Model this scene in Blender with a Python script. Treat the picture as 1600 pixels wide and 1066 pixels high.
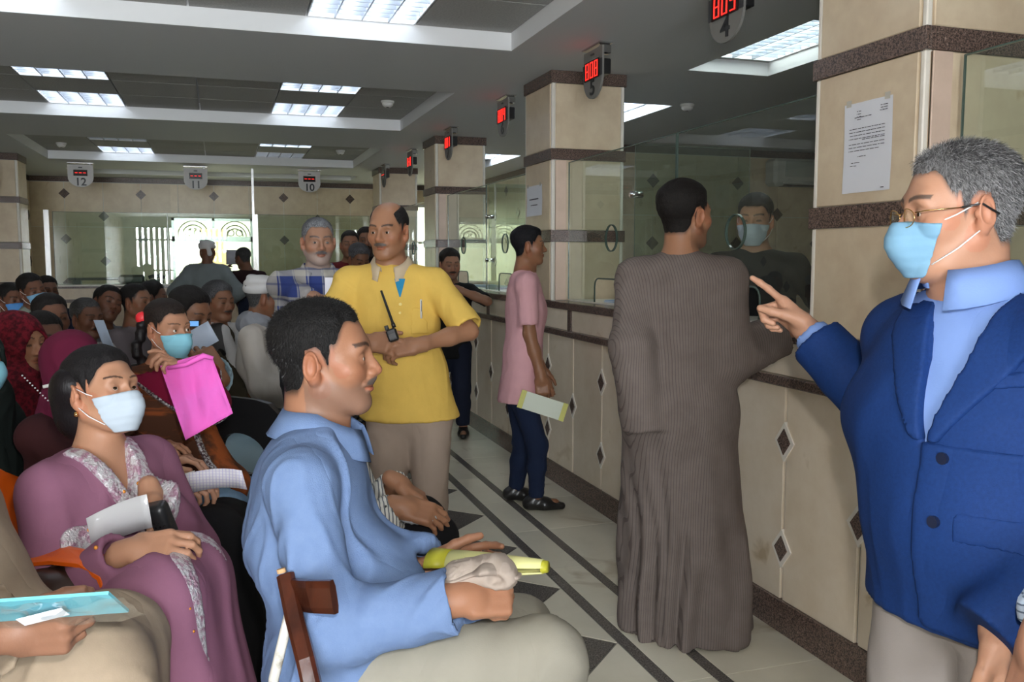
import bpy, math, random
import numpy as np
random.seed(7); rng = np.random.RandomState(7)
for o in list(bpy.data.objects): bpy.data.objects.remove(o)
SC = bpy.context.scene; COL = SC.collection
# ---------------------------------------------------------------- camera, world, exposure
FOC = 1382.0; CAMH = 1.47
yaw = math.atan(459/1386.); pit = -math.atan(130/1382.)
cF = np.array([math.sin(yaw)*math.cos(pit), math.cos(yaw)*math.cos(pit), math.sin(pit)])
cR = np.array([math.cos(yaw), -math.sin(yaw), 0.]); cU = np.cross(cR, cF); cC = np.array([0, 0, CAMH])
def ray(x, y): return cF+(x-800)/FOC*cR-(y-533)/FOC*cU
def P(x, y, d): return cC+ray(x, y)*d          # a point seen at (x, y), d metres in front of the camera
def onZ(x, y, Z): r = ray(x, y); return cC+r*((Z-CAMH)/r[2])
from mathutils import Matrix, Vector
cam = bpy.data.cameras.new('camera'); camo = bpy.data.objects.new('camera', cam); COL.objects.link(camo)
cam.sensor_width = 36; cam.lens = 36*FOC/1600; cam.clip_start = .05; cam.clip_end = 200
M3 = Matrix((Vector(cR), Vector(cU), Vector(-cF))).transposed()
camo.matrix_world = Matrix.Translation(Vector(cC)) @ M3.to_4x4()
SC.camera = camo
SC.view_settings.view_transform = 'Standard'; SC.view_settings.look = 'None'
SC.view_settings.gamma = 1; SC.view_settings.use_curve_mapping = False
SC.view_settings.exposure = 0.9
W = bpy.data.worlds.new('World'); SC.world = W; W.use_nodes = True
bg = W.node_tree.nodes['Background']; bg.inputs[0].default_value = (.92, .96, 1, 1); bg.inputs[1].default_value = 4.5
def light(name, kind, loc, energy, col=(1, 1, 1), size=.1, sy=None, rot=None, spot=None):
    l = bpy.data.lights.new(name, kind); l.energy = energy; l.color = col
    if kind == 'AREA':
        l.size = size
        if sy: l.shape = 'RECTANGLE'; l.size_y = sy
    elif kind in ('POINT', 'SPOT'): l.shadow_soft_size = size
    if spot: l.spot_size = spot; l.spot_blend = .6
    o = bpy.data.objects.new(name, l); COL.objects.link(o); o.location = loc
    if rot: o.rotation_euler = rot
    return o
# the photographer's flash, mounted above the lens
fl = light('camera_flash', 'SPOT', tuple(cC+cU*.17+cR*.05), 50, (1, .97, .93), .025, spot=math.radians(105))
fl.matrix_world = Matrix.Translation(Vector(cC+cU*.17+cR*.05)) @ M3.to_4x4()
fl.data.use_shadow = True
# daylight entering by the glazed entrance behind the photographer
light('entrance_daylight', 'AREA', (-1.0, -3.35, 1.35), 760, (.90, .96, 1), 2.8, 2.2, (math.radians(98), 0, math.radians(0)))

# ---------------------------------------------------------------- materials
MATS = {}
def mat(name, col=(.8, .8, .8), rough=.5, metal=0, spec=.5, **k):
    if name in MATS: return MATS[name]
    m = bpy.data.materials.new(name); m.use_nodes = True; nt = m.node_tree; b = nt.nodes['Principled BSDF']
    b.inputs['Base Color'].default_value = (*col, 1); b.inputs['Roughness'].default_value = rough
    b.inputs['Metallic'].default_value = metal; b.inputs['Specular IOR Level'].default_value = spec
    N = nt.nodes.new; L = nt.links.new
    tc = N('ShaderNodeTexCoord'); vec = tc.outputs['Object']
    if k.get('emit'):
        b.inputs['Emission Color'].default_value = (*k.get('ecol', col), 1); b.inputs['Emission Strength'].default_value = k['emit']
    csock = None
    if k.get('attr'):
        a = N('ShaderNodeAttribute'); a.attribute_name = 'Col'; csock = a.outputs['Color']
    if k.get('mix'):           # noise mix of two or three colours
        c2, sc, lo, hi = k['mix']
        n = N('ShaderNodeTexNoise'); n.inputs['Scale'].default_value = sc; n.inputs['Detail'].default_value = k.get('det', 6); n.inputs['Roughness'].default_value = k.get('nr', .6)
        n.inputs['Distortion'].default_value = k.get('dist', 0)
        g = N('ShaderNodeNewGeometry') if k.get('world') else None
        mp = N('ShaderNodeMapping'); mp.inputs['Scale'].default_value = k.get('stretch', (1, 1, 1)); L(g.outputs['Position'] if g else vec, mp.inputs[0]); L(mp.outputs[0], n.inputs['Vector'])
        r = N('ShaderNodeMapRange'); r.inputs[1].default_value = lo; r.inputs[2].default_value = hi; L(n.outputs[0], r.inputs[0])
        x = N('ShaderNodeMix'); x.data_type = 'RGBA'; x.inputs[6].default_value = (*col, 1); x.inputs[7].default_value = (*c2, 1); L(r.outputs[0], x.inputs[0])
        if csock: L(csock, x.inputs[6])
        if k.get('mulattr'):
            x.blend_type = 'MULTIPLY'; x.inputs[7].default_value = (*c2, 1)
        csock = x.outputs[2]
    if k.get('veins'):
        c3, sc, w = k['veins']
        n = N('ShaderNodeTexNoise'); n.inputs['Scale'].default_value = sc; n.inputs['Detail'].default_value = 4; n.inputs['Distortion'].default_value = 1.5
        g = N('ShaderNodeNewGeometry'); L(g.outputs['Position'], n.inputs['Vector'])
        r = N('ShaderNodeMapRange'); r.inputs[1].default_value = w; r.inputs[2].default_value = w+.1; L(n.outputs[0], r.inputs[0])
        x = N('ShaderNodeMix'); x.data_type = 'RGBA'; x.inputs[7].default_value = (*c3, 1); L(r.outputs[0], x.inputs[0]); L(csock, x.inputs[6]); csock = x.outputs[2]
    if k.get('pertile'):
        oi = N('ShaderNodeObjectInfo'); r = N('ShaderNodeMapRange'); r.inputs[3].default_value = 1-k['pertile']; r.inputs[4].default_value = 1+k['pertile']; L(oi.outputs['Random'], r.inputs[0])
        x = N('ShaderNodeVectorMath'); x.operation = 'SCALE'; L(csock, x.inputs[0]); L(r.outputs[0], x.inputs['Scale']); csock = x.outputs[0]
    if k.get('stripes'):       # list of (axis, scale, colour, lo, hi)
        for ax, sc, c3, lo, hi in k['stripes']:
            s = N('ShaderNodeSeparateXYZ'); L(vec, s.inputs[0]); mm = N('ShaderNodeMath'); mm.operation = 'MULTIPLY'; mm.inputs[1].default_value = sc; L(s.outputs[ax], mm.inputs[0])
            fr = N('ShaderNodeMath'); fr.operation = 'FRACT'; L(mm.outputs[0], fr.inputs[0])
            a1 = N('ShaderNodeMath'); a1.operation = 'GREATER_THAN'; a1.inputs[1].default_value = lo; L(fr.outputs[0], a1.inputs[0])
            a2 = N('ShaderNodeMath'); a2.operation = 'LESS_THAN'; a2.inputs[1].default_value = hi; L(fr.outputs[0], a2.inputs[0])
            a3 = N('ShaderNodeMath'); a3.operation = 'MULTIPLY'; L(a1.outputs[0], a3.inputs[0]); L(a2.outputs[0], a3.inputs[1])
            a4 = N('ShaderNodeMath'); a4.operation = 'MULTIPLY'; L(a3.outputs[0], a4.inputs[0]); a4.inputs[1].default_value = c3[3] if len(c3) > 3 else 1
            x = N('ShaderNodeMix'); x.data_type = 'RGBA'; x.inputs[6].default_value = (*col, 1); x.inputs[7].default_value = (*c3[:3], 1); L(a4.outputs[0], x.inputs[0])
            if csock: L(csock, x.inputs[6])
            csock = x.outputs[2]
    if csock: L(csock, b.inputs['Base Color'])
    if k.get('sss'):
        b.inputs['Subsurface Weight'].default_value = k['sss']; b.inputs['Subsurface Radius'].default_value = (.012, .005, .003); b.inputs['Subsurface Scale'].default_value = 1
    if k.get('sheen'): b.inputs['Sheen Weight'].default_value = k['sheen']; b.inputs['Sheen Roughness'].default_value = .5
    if k.get('bump'):
        sc, st = k['bump'][:2]
        n = N('ShaderNodeTexNoise'); n.inputs['Scale'].default_value = sc; n.inputs['Detail'].default_value = 5
        mp = N('ShaderNodeMapping'); mp.inputs['Scale'].default_value = k['bump'][2] if len(k['bump']) > 2 else (1, 1, 1); L(vec, mp.inputs[0]); L(mp.outputs[0], n.inputs['Vector'])
        bp = N('ShaderNodeBump')
        if k.get('crease'):
            cs, cst = k['crease']; n2 = N('ShaderNodeTexNoise'); n2.inputs['Scale'].default_value = cs; n2.inputs['Detail'].default_value = 2.5; n2.inputs['Distortion'].default_value = .9
            mp2 = N('ShaderNodeMapping'); mp2.inputs['Scale'].default_value = (1, 1, .45); mp2.inputs['Rotation'].default_value = (.3, .25, .2); L(vec, mp2.inputs[0]); L(mp2.outputs[0], n2.inputs['Vector'])
            s1 = N('ShaderNodeMath'); s1.operation = 'SUBTRACT'; s1.inputs[1].default_value = .5; L(n2.outputs[0], s1.inputs[0]); s2 = N('ShaderNodeMath'); s2.operation = 'ABSOLUTE'; L(s1.outputs[0], s2.inputs[0])
            s3 = N('ShaderNodeMath'); s3.operation = 'POWER'; s3.inputs[1].default_value = .7; L(s2.outputs[0], s3.inputs[0])
            b2 = N('ShaderNodeBump'); b2.inputs['Strength'].default_value = cst; b2.inputs['Distance'].default_value = .035; L(s3.outputs[0], b2.inputs['Height']); L(b2.outputs[0], bp.inputs['Normal'])
        bp.inputs['Strength'].default_value = st; bp.inputs['Distance'].default_value = k.get('bd', .01); L(n.outputs[0], bp.inputs['Height']); L(bp.outputs[0], b.inputs['Normal'])
    MATS[name] = m; return m
def glassmat(name, tint=(.86, .93, .88), refl=1.0):
    m = bpy.data.materials.new(name); m.use_nodes = True; nt = m.node_tree; nt.nodes.clear(); N = nt.nodes.new; L = nt.links.new
    t = N('ShaderNodeBsdfTransparent'); t.inputs[0].default_value = (*tint, 1); g = N('ShaderNodeBsdfGlossy'); g.inputs['Roughness'].default_value = .01
    d = N('ShaderNodeBsdfDiffuse'); d.inputs[0].default_value = (.75, .8, .72, 1)
    ge = N('ShaderNodeNewGeometry'); dp = N('ShaderNodeVectorMath'); dp.operation = 'DOT_PRODUCT'; L(ge.outputs['Normal'], dp.inputs[0]); L(ge.outputs['Incoming'], dp.inputs[1])
    prev = dp.outputs['Value']
    for op, v in (('ABSOLUTE', None), ('SUBTRACT', 1.0), ('ABSOLUTE', None), ('POWER', 5.0), ('MULTIPLY', .92), ('ADD', .08), ('MULTIPLY', refl)):      # Schlick reflectance of a thin pane, same from both sides
        q = N('ShaderNodeMath'); q.operation = op; L(prev, q.inputs[0])
        if v is not None: q.inputs[1].default_value = v
        prev = q.outputs[0]
    mu = q
    x = N('ShaderNodeMixShader'); L(mu.outputs[0], x.inputs[0]); L(t.outputs[0], x.inputs[1]); L(g.outputs[0], x.inputs[2])
    y = N('ShaderNodeMixShader'); y.inputs[0].default_value = .035; L(x.outputs[0], y.inputs[1]); L(d.outputs[0], y.inputs[2])
    o = N('ShaderNodeOutputMaterial'); L(y.outputs[0], o.inputs[0]); return m
marble = mat('cream_marble', (.78, .65, .47), .28, mix=((.67, .53, .37), 7, .35, .7), world=1, veins=((.55, .38, .2), 2.2, .66), pertile=.07, bump=(60, .03))
cmarble = mat('counter_marble', (.86, .75, .60), .28, mix=((.78, .66, .50), 7, .35, .7), world=1, veins=((.55, .42, .26), 2.4, .64), pertile=.06, bump=(60, .03))
marble_lt = mat('pale_marble_trim', (.90, .86, .78), .3, mix=((.84, .79, .70), 12, .3, .7), world=1)
pink_marble = mat('pink_marble', (.76, .58, .47), .3, mix=((.68, .52, .41), 9, .3, .7), world=1, pertile=.04)
granite = mat('brown_granite', (.20, .135, .11), .22, mix=((.055, .042, .038), 170, .42, .58), det=3, world=1, veins=((.36, .26, .22), 130, .6))
dgranite = mat('dark_floor_granite', (.17, .155, .14), .25, mix=((.075, .068, .062), 150, .4, .6), det=3, world=1, veins=((.3, .27, .24), 110, .62), pertile=.08)
ftile = mat('floor_marble', (.80, .76, .62), .18, mix=((.69, .65, .52), 3, .3, .75), world=1, veins=((.50, .43, .31), 1.6, .6), pertile=.08)
grout = mat('white_grout', (.82, .79, .72), .6)
mortar = mat('floor_mortar', (.2, .19, .16), .8)
plaster = mat('grey_ceiling_paint', (.58, .60, .615), .7, bump=(3, .05))
white_pl = mat('white_ceiling_paint', (.80, .81, .82), .6)
ctile = mat('ceiling_board', (.42, .42, .405), .9, mix=((.35, .35, .34), 90, .4, .6), pertile=.04)
steel = mat('steel', (.6, .6, .6), .25, 1)
chrome = mat('chrome', (.75, .75, .75), .12, 1)
black_pl = mat('black_plastic', (.015, .015, .016), .35)
dark_gr = mat('dark_grey_plastic', (.05, .05, .052), .4)
white_p = mat('white_plastic', (.72, .72, .7), .35)
paper_m = mat('white_paper', (.78, .80, .86), .7)
glass = glassmat('green_tinted_glass')

# ---------------------------------------------------------------- mesh helpers
def link(name, me, m=None, parent=None):
    o = bpy.data.objects.new(name, me); COL.objects.link(o)
    if m is not None and not me.materials: me.materials.append(m)
    if parent is not None: o.parent = parent
    return o
def raw(name, v, f, m=None, parent=None, smooth=False):
    me = bpy.data.meshes.new(name); me.from_pydata([tuple(map(float, a)) for a in v], [], [tuple(int(i) for i in a) for a in f]); me.validate(); me.update()
    if smooth: me.polygons.foreach_set('use_smooth', [True]*len(me.polygons))
    return link(name, me, m, parent)
class MB:
    def __init__(s): s.v = []; s.f = []
    def add(s, v, f): n = len(s.v); s.v += [tuple(a) for a in v]; s.f += [tuple(i+n for i in a) for a in f]; return s
    def box(s, a, b, bev=0):
        x0, y0, z0 = a; x1, y1, z1 = b
        if bev:
            c = [(x0+x1)/2, (y0+y1)/2, (z0+z1)/2]; h = [(x1-x0)/2, (y1-y0)/2, (z1-z0)/2]; bb = min(bev, *(q*.49 for q in h))
            vs = []; idx = {}
            for sx in (-1, 1):
                for sy in (-1, 1):
                    for sz in (-1, 1):
                        for ax in range(3):
                            q = [sx*h[0], sy*h[1], sz*h[2]]; S = (sx, sy, sz)
                            for o_ in range(3):
                                if o_ != ax: q[o_] -= S[o_]*bb
                            idx[(S, ax)] = len(vs); vs.append((c[0]+q[0], c[1]+q[1], c[2]+q[2]))
            fs = []
            for ax in range(3):
                o1, o2 = (ax+1) % 3, (ax+2) % 3
                for sg in (-1, 1):
                    r = []
                    for (u, w) in ((-1, -1), (1, -1), (1, 1), (-1, 1)):
                        S = [0, 0, 0]; S[ax] = sg; S[o1] = u; S[o2] = w; r.append(idx[(tuple(S), ax)])
                    fs.append(tuple(r) if sg > 0 else tuple(r[::-1]))
                for s1 in (-1, 1):
                    for s2 in (-1, 1):
                        A = [0, 0, 0]; A[o1] = s1; A[o2] = s2; A[ax] = -1; B = list(A); B[ax] = 1; A = tuple(A); B = tuple(B)
                        q = (idx[(A, o1)], idx[(B, o1)], idx[(B, o2)], idx[(A, o2)])
                        fs.append(q if s1*s2 < 0 else q[::-1])
            for sx in (-1, 1):
                for sy in (-1, 1):
                    for sz in (-1, 1):
                        S = (sx, sy, sz); q = (idx[(S, 0)], idx[(S, 1)], idx[(S, 2)]); fs.append(q if sx*sy*sz > 0 else q[::-1])
            return s.add(vs, fs)
        return s.add([(x0, y0, z0), (x1, y0, z0), (x1, y1, z0), (x0, y1, z0), (x0, y0, z1), (x1, y0, z1), (x1, y1, z1), (x0, y1, z1)],
                     [(0, 3, 2, 1), (4, 5, 6, 7), (0, 1, 5, 4), (1, 2, 6, 5), (2, 3, 7, 6), (3, 0, 4, 7)])
    def tube(s, pts, r, n=8, cap=True):
        pts = [np.array(p, float) for p in pts]; m = len(pts); rr = r if hasattr(r, '__len__') else [r]*m; vs = []; up = None
        for i in range(m):
            t = pts[min(i+1, m-1)]-pts[max(i-1, 0)]; t = t/(np.linalg.norm(t)+1e-9)
            if up is None: up = np.array([0, 0, 1.]) if abs(t[2]) < .9 else np.array([1., 0, 0])
            a = np.cross(t, up); a /= np.linalg.norm(a)+1e-9; b = np.cross(a, t); up = b
            for k in range(n): th = 2*math.pi*k/n; vs.append(pts[i]+rr[i]*(math.cos(th)*a+math.sin(th)*b))
        fs = [(i*n+k, i*n+(k+1) % n, (i+1)*n+(k+1) % n, (i+1)*n+k) for i in range(m-1) for k in range(n)]
        if cap: fs += [tuple(range(n))[::-1], tuple((m-1)*n+k for k in range(n))]
        return s.add(vs, fs)
    def ngon(s, poly, ax, lo, hi):          # extrude a 2D polygon along axis ax (poly in the other two axes, cyclic order)
        n = len(poly); vs = []
        for t in (lo, hi):
            for (u, w) in poly:
                q = [0, 0, 0]; q[ax] = t; q[(ax+1) % 3] = u; q[(ax+2) % 3] = w; vs.append(q)
        fs = [tuple(range(n))[::-1], tuple(range(n, 2*n))]+[(i, (i+1) % n, n+(i+1) % n, n+i) for i in range(n)]
        return s.add(vs, fs)
    def xf(s, M):
        M = np.array(M); s.v = [tuple((M @ np.array([*a, 1.]))[:3]) for a in s.v]; return s
    def build(s, name, m, parent=None, smooth=False): return raw(name, s.v, s.f, m, parent, smooth)
def tag(o, label, cat, group=None, kind=None):
    if label: o['label'] = label
    if cat: o['category'] = cat
    if group: o['group'] = group
    if kind: o['kind'] = kind
    return o
def thing(name, loc, label, cat, group=None, rz=0):
    o = bpy.data.objects.new(name, None); COL.objects.link(o); o.location = loc; o.rotation_euler = (0, 0, rz); o.empty_display_size = .1
    return tag(o, label, cat, group)
def struct(o, **k): o['kind'] = 'structure'; return o
def root(name, label=None): o = bpy.data.objects.new(name, None); COL.objects.link(o); o['kind'] = 'structure'; return o
def bbx(name, a, b, m, parent=None, bev=0): return MB().box(a, b, bev).build(name, m, parent)
def text_obj(name, s, size, m, loc, rot, parent=None, ext=.0008, align='CENTER', space=1, off=0):
    c = bpy.data.curves.new(name, 'FONT'); c.body = s; c.size = size; c.extrude = ext; c.align_x = align; c.align_y = 'CENTER'; c.space_character = space; c.materials.append(m)
    c.offset = off; o = bpy.data.objects.new(name, c); COL.objects.link(o); dg = bpy.context.evaluated_depsgraph_get()
    me = bpy.data.meshes.new_from_object(o.evaluated_get(dg)); bpy.data.objects.remove(o); me.name = name
    if not me.materials: me.materials.append(m)
    o = bpy.data.objects.new(name, me); COL.objects.link(o); o.location = loc; o.rotation_euler = rot
    if parent is not None: o.parent = parent
    return o
# ---------------------------------------------------------------- room shell
CZ = 2.67; XC = 2.067; XG = 2.19; CD = .10
YB, YC = 14.65, 12.5          # back wall, back counter
floor = struct(bbx('floor', (-2.6, -3, -.1), (7.6, YB, -.004), mortar))
# floor tiles
def instbox(name, mesh, loc, m, parent, rz=0):
    o = bpy.data.objects.new(name, mesh); COL.objects.link(o); o.location = loc; o.rotation_euler = (0, 0, rz); o.parent = parent; return o
def boxmesh(name, a, b, m, bev=0):
    mb = MB().box(a, b, bev); me = bpy.data.meshes.new(name); me.from_pydata(mb.v, [], mb.f); me.update(); me.materials.append(m); return me
PT = .593
mA = boxmesh('floor_tile', (-.199, -PT/2+.0015, -.012), (.199, PT/2-.0015, 0), ftile, .001)
mS = boxmesh('granite_strip', (-.0235, -PT/2+.001, -.012), (.0235, PT/2-.001, 0.0003), dgranite, .001)
mB = boxmesh('floor_tile', (-.0735, -PT/2+.0015, -.012), (.0735, PT/2-.0015, 0), ftile, .001)
for k in range(-8, 19):
    y = 3.21+PT*(k+.5)-PT
    if y > YC: continue
    instbox('floor_tile', mA, (1.866, y, 0), ftile, floor)
    instbox('floor_tile', mB, (1.5405, y, 0), ftile, floor)
    instbox('granite_strip', mS, (1.6405, y+.1, 0), dgranite, floor)
    instbox('granite_strip', mS, (1.4425, y-.08, 0), dgranite, floor)
s_ = PT/math.sqrt(2)/2
mD = boxmesh('floor_tile', (-s_+.001, -s_+.001, -.012), (s_-.001, s_-.001, 0), ftile, .001)
mE = boxmesh('granite_floor_tile', (-s_+.001, -s_+.001, -.012), (s_-.001, s_-.001, 0), dgranite, .001)
tri = PT/2
mT = bpy.data.meshes.new('floor_tile'); mT.from_pydata([(0, -tri+.003, 0), (0, tri-.003, 0), (-tri+.003, 0, 0), (0, -tri+.003, -.012), (0, tri-.003, -.012), (-tri+.003, 0, -.012)], [], [(0, 1, 2), (5, 4, 3), (0, 3, 4, 1), (1, 4, 5, 2), (2, 5, 3, 0)]); mT.materials.append(ftile)
rest_l, rest_d = MB(), MB()
for j in range(-10, 16):
    y = 4.755+PT*j
    if 0 < y < YC: instbox('floor_tile', mT, (1.411, y+PT/2, 0), ftile, floor)
for i in range(0, 14):          # rotated chequer: row i of centres at X = 1.103 - i*PT/2
    for j in range(-14, 16):
        x = 1.106-i*PT/2; y = 4.755+PT*(j+(.5 if i % 2 else 0))
        if x < -2.3 or y > YC-.2 or y < -1: continue
        dark = i % 2 == 0
        if x > -.95 and 2.2 < y < 8.3: instbox('granite_floor_tile' if dark else 'floor_tile', mE if dark else mD, (x, y, 0), None, floor, math.pi/4)
        else:
            t = MB().box((-s_+.001, -s_+.001, -.012), (s_-.001, s_-.001, 0)); c_ = math.cos(math.pi/4)
            t.xf([[c_, -c_, 0, x], [c_, c_, 0, y], [0, 0, 1, 0], [0, 0, 0, 1]]); (rest_d if dark else rest_l).add(t.v, t.f)
rest_l.build('far_floor_tiles', ftile, floor)['kind'] = 'stuff'; rest_d.build('far_granite_tiles', dgranite, floor)['kind'] = 'stuff'

# ceiling with recessed coffers
coffers = [(-1.92, 1.66, 2.95, 5.02), (-1.92, 1.68, 6.4, 8.44), (-1.92, 1.76, 9.85, 12.1), (-1.9, 2.0, 13.25, 14.0), (-1.92, 1.66, -.5, 1.6)]
rights = [(2.9, 3.5, 3.9, 5.17), (2.86, 3.46, 6.39, 8.3), (2.83, 3.43, 10.0, 11.47)]
ys = sorted(set([-3, YB+.1]+[c[2] for c in coffers+rights]+[c[3] for c in coffers+rights]))
cb = MB()
for y0, y1 in zip(ys[:-1], ys[1:]):
    holes = sorted([(c[0], c[1]) for c in coffers+rights if c[2] <= y0+1e-6 and c[3] >= y1-1e-6])
    x = -2.7
    for a, b in holes: cb.box((x, y0, CZ), (a, y1, CZ+.05)); x = b
    cb.box((x, y0, CZ), (7.6, y1, CZ+.05))
ceiling = struct(cb.build('ceiling', plaster)); bbx('slab_above', (-2.7, -3, CZ+.3), (7.6, YB+.1, CZ+.35), plaster, ceiling)
cm = {}
def cpanel(w, d):
    key = (round(w, 3), round(d, 3))
    if key not in cm: cm[key] = boxmesh('ceiling_panel', (-w/2+.006, -d/2+.006, 0), (w/2-.006, d/2-.006, .02), ctile)
    return cm[key]
louvre_m = mat('louvre_aluminium', (.42, .45, .5), .35, 1)
tube_m = mat('fluorescent_tube', (.95, .98, 1), .3, emit=5, ecol=(.86, .93, 1))
tube_w = mat('fluorescent_tube_white', (.95, 1, .97), .3, emit=4.5, ecol=(.90, 1, .93))
refl_m = mat('lamp_reflector', (.85, .87, .9), .3)
def fixture(x, y, z, w, d, on, label, parent_grp='louvred ceiling lights', tm=None, power=16):
    t = thing('ceiling_light', (x, y, z), label, 'ceiling light', parent_grp)
    hs = MB(); hs.box((-w/2, -d/2, .07), (w/2, d/2, .075)); hs.box((-w/2, -d/2, 0), (-w/2+.006, d/2, .07)); hs.box((w/2-.006, -d/2, 0), (w/2, d/2, .07)); hs.box((-w/2, -d/2, 0), (w/2, -d/2+.006, .07)); hs.box((-w/2, d/2-.006, 0), (w/2, d/2, .07))
    hs.build('housing', refl_m, t)
    nt_ = 4
    for i in range(nt_):
        u = -w/2+w*(i+.5)/nt_
        MB().tube([(u, -d/2+.02, .045), (u, d/2-.02, .045)], .013, 8).build('tube', (tm or tube_m) if on else refl_m, t, True)
    lv = MB()
    for i in range(1, nt_): u = -w/2+w*i/nt_; lv.box((u-.004, -d/2, 0.0), (u+.004, d/2, .03))
    nf = int(round(d/.085))
    for i in range(1, nf): u = -d/2+d*i/nf; lv.box((-w/2, u-.003, .004), (w/2, u+.003, .028))
    lv.build('louvre', louvre_m, t)
    return t
lit = {(0, 1): 1, (1, 1): 1, (1, 0): 1, (2, 0): 1, (2, 1): 0}
nm = ['nearest', 'middle', 'farthest', '', '']
for ci, (x0, x1, y0, y1) in enumerate(coffers):
    sd = MB(); e = .012; T = CZ+CD
    sd.box((x0-e, y0-e, CZ+.0005), (x0+.002, y1+e, T+.06)); sd.box((x1-.002, y0-e, CZ+.0005), (x1+e, y1+e, T+.06)); sd.box((x0+.002, y0-e, CZ+.0005), (x1-.002, y0+.002, T+.06)); sd.box((x0+.002, y1-.002, CZ+.0005), (x1-.002, y1+e, T+.06))
    tr = sd.build('trim_%d' % (ci+1), white_pl); struct(tr)
    if ci == 3:
        bbx('ceiling_panel', (x0, y0, T), (x1, y1, T+.02), ctile, ceiling)
        t = fixture(-.75, 13.63, T-.001, 1.2, .3, 1, 'long ceiling light in the narrow recess above counter sign 11', power=14); continue
    xs = [x0]+[v for v in (-1.91, -1.31, -.71, -.11, .49, 1.09) if v > x0+.05]+[x1]
    yy = [y1-.6*k for k in range(0, 4)]; yy = [v for v in yy if v > y0+.15]+[y0]
    for a, b in zip(xs[:-1], xs[1:]):
        for k, (u1, u0) in enumerate(zip(yy[:-1], yy[1:])):
            ix = 0 if abs(a+1.31) < .01 else 1 if abs(a-.49) < .01 else None
            if ix is not None and (k == 0 or (k == 2)) and ci < 3:
                if u1-u0 < .5: u0 = u1-.6 if k == 0 else u0
                on = lit.get((ci, ix), 1) if k == 0 else 1
                if ci == 2 and k == 2 and ix == 0: on = 0
                fixture((a+b)/2, (u0+u1)/2, T, b-a-.01, min(.59, u1-u0-.01), on,
                        ('lit' if on else 'switched-off')+' square louvred ceiling light, %s side of the %s ceiling recess, %s row' % (['left', 'right'][ix], nm[ci], 'far' if k == 0 else 'near'), power=11 if on else 0)
                continue
            instbox('ceiling_panel', cpanel(b-a, u1-u0), ((a+b)/2, (u0+u1)/2, T), ctile, ceiling)
for ri, (x0, x1, y0, y1) in enumerate(rights):
    sd = MB(); e = .012; T = CZ+.085
    sd.box((x0-e, y0-e, CZ+.0005), (x0+.002, y1+e, T+.06)); sd.box((x1-.002, y0-e, CZ+.0005), (x1+e, y1+e, T+.06)); sd.box((x0+.002, y0-e, CZ+.0005), (x1-.002, y0+.002, T+.06)); sd.box((x0+.002, y1-.002, CZ+.0005), (x1-.002, y1+e, T+.06))
    struct(sd.build('trim_%d' % (6+ri), white_pl)); bbx('ceiling_panel', (x0, y0, T+.08), (x1, y1, T+.1), ctile, ceiling); cp_ = MB(); cp_.box((x0, y0, T+.002), (x1, (y0+.07 if ri else y1-1.2), T+.02)); cp_.box((x0, (y0+1.24 if ri else y1-.04), T+.002), (x1, y1, T+.02)); cp_.build('ceiling_panel', ctile, ceiling)
    fixture((x0+x1)/2, (y0+.65 if ri else y1-.62), T+.002, .58, 1.15, 1, ['bright white ceiling light in the recess nearest the paper-covered pillar', 'bluish ceiling light recessed just right of the pillar beside counter 5', 'bluish ceiling light seen between the two middle pillars'][ri], tm=tube_w if ri == 0 else mat('fluorescent_tube_blue', (.9, .96, 1), .3, emit=14, ecol=(.8, .9, 1)), power=14)

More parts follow.
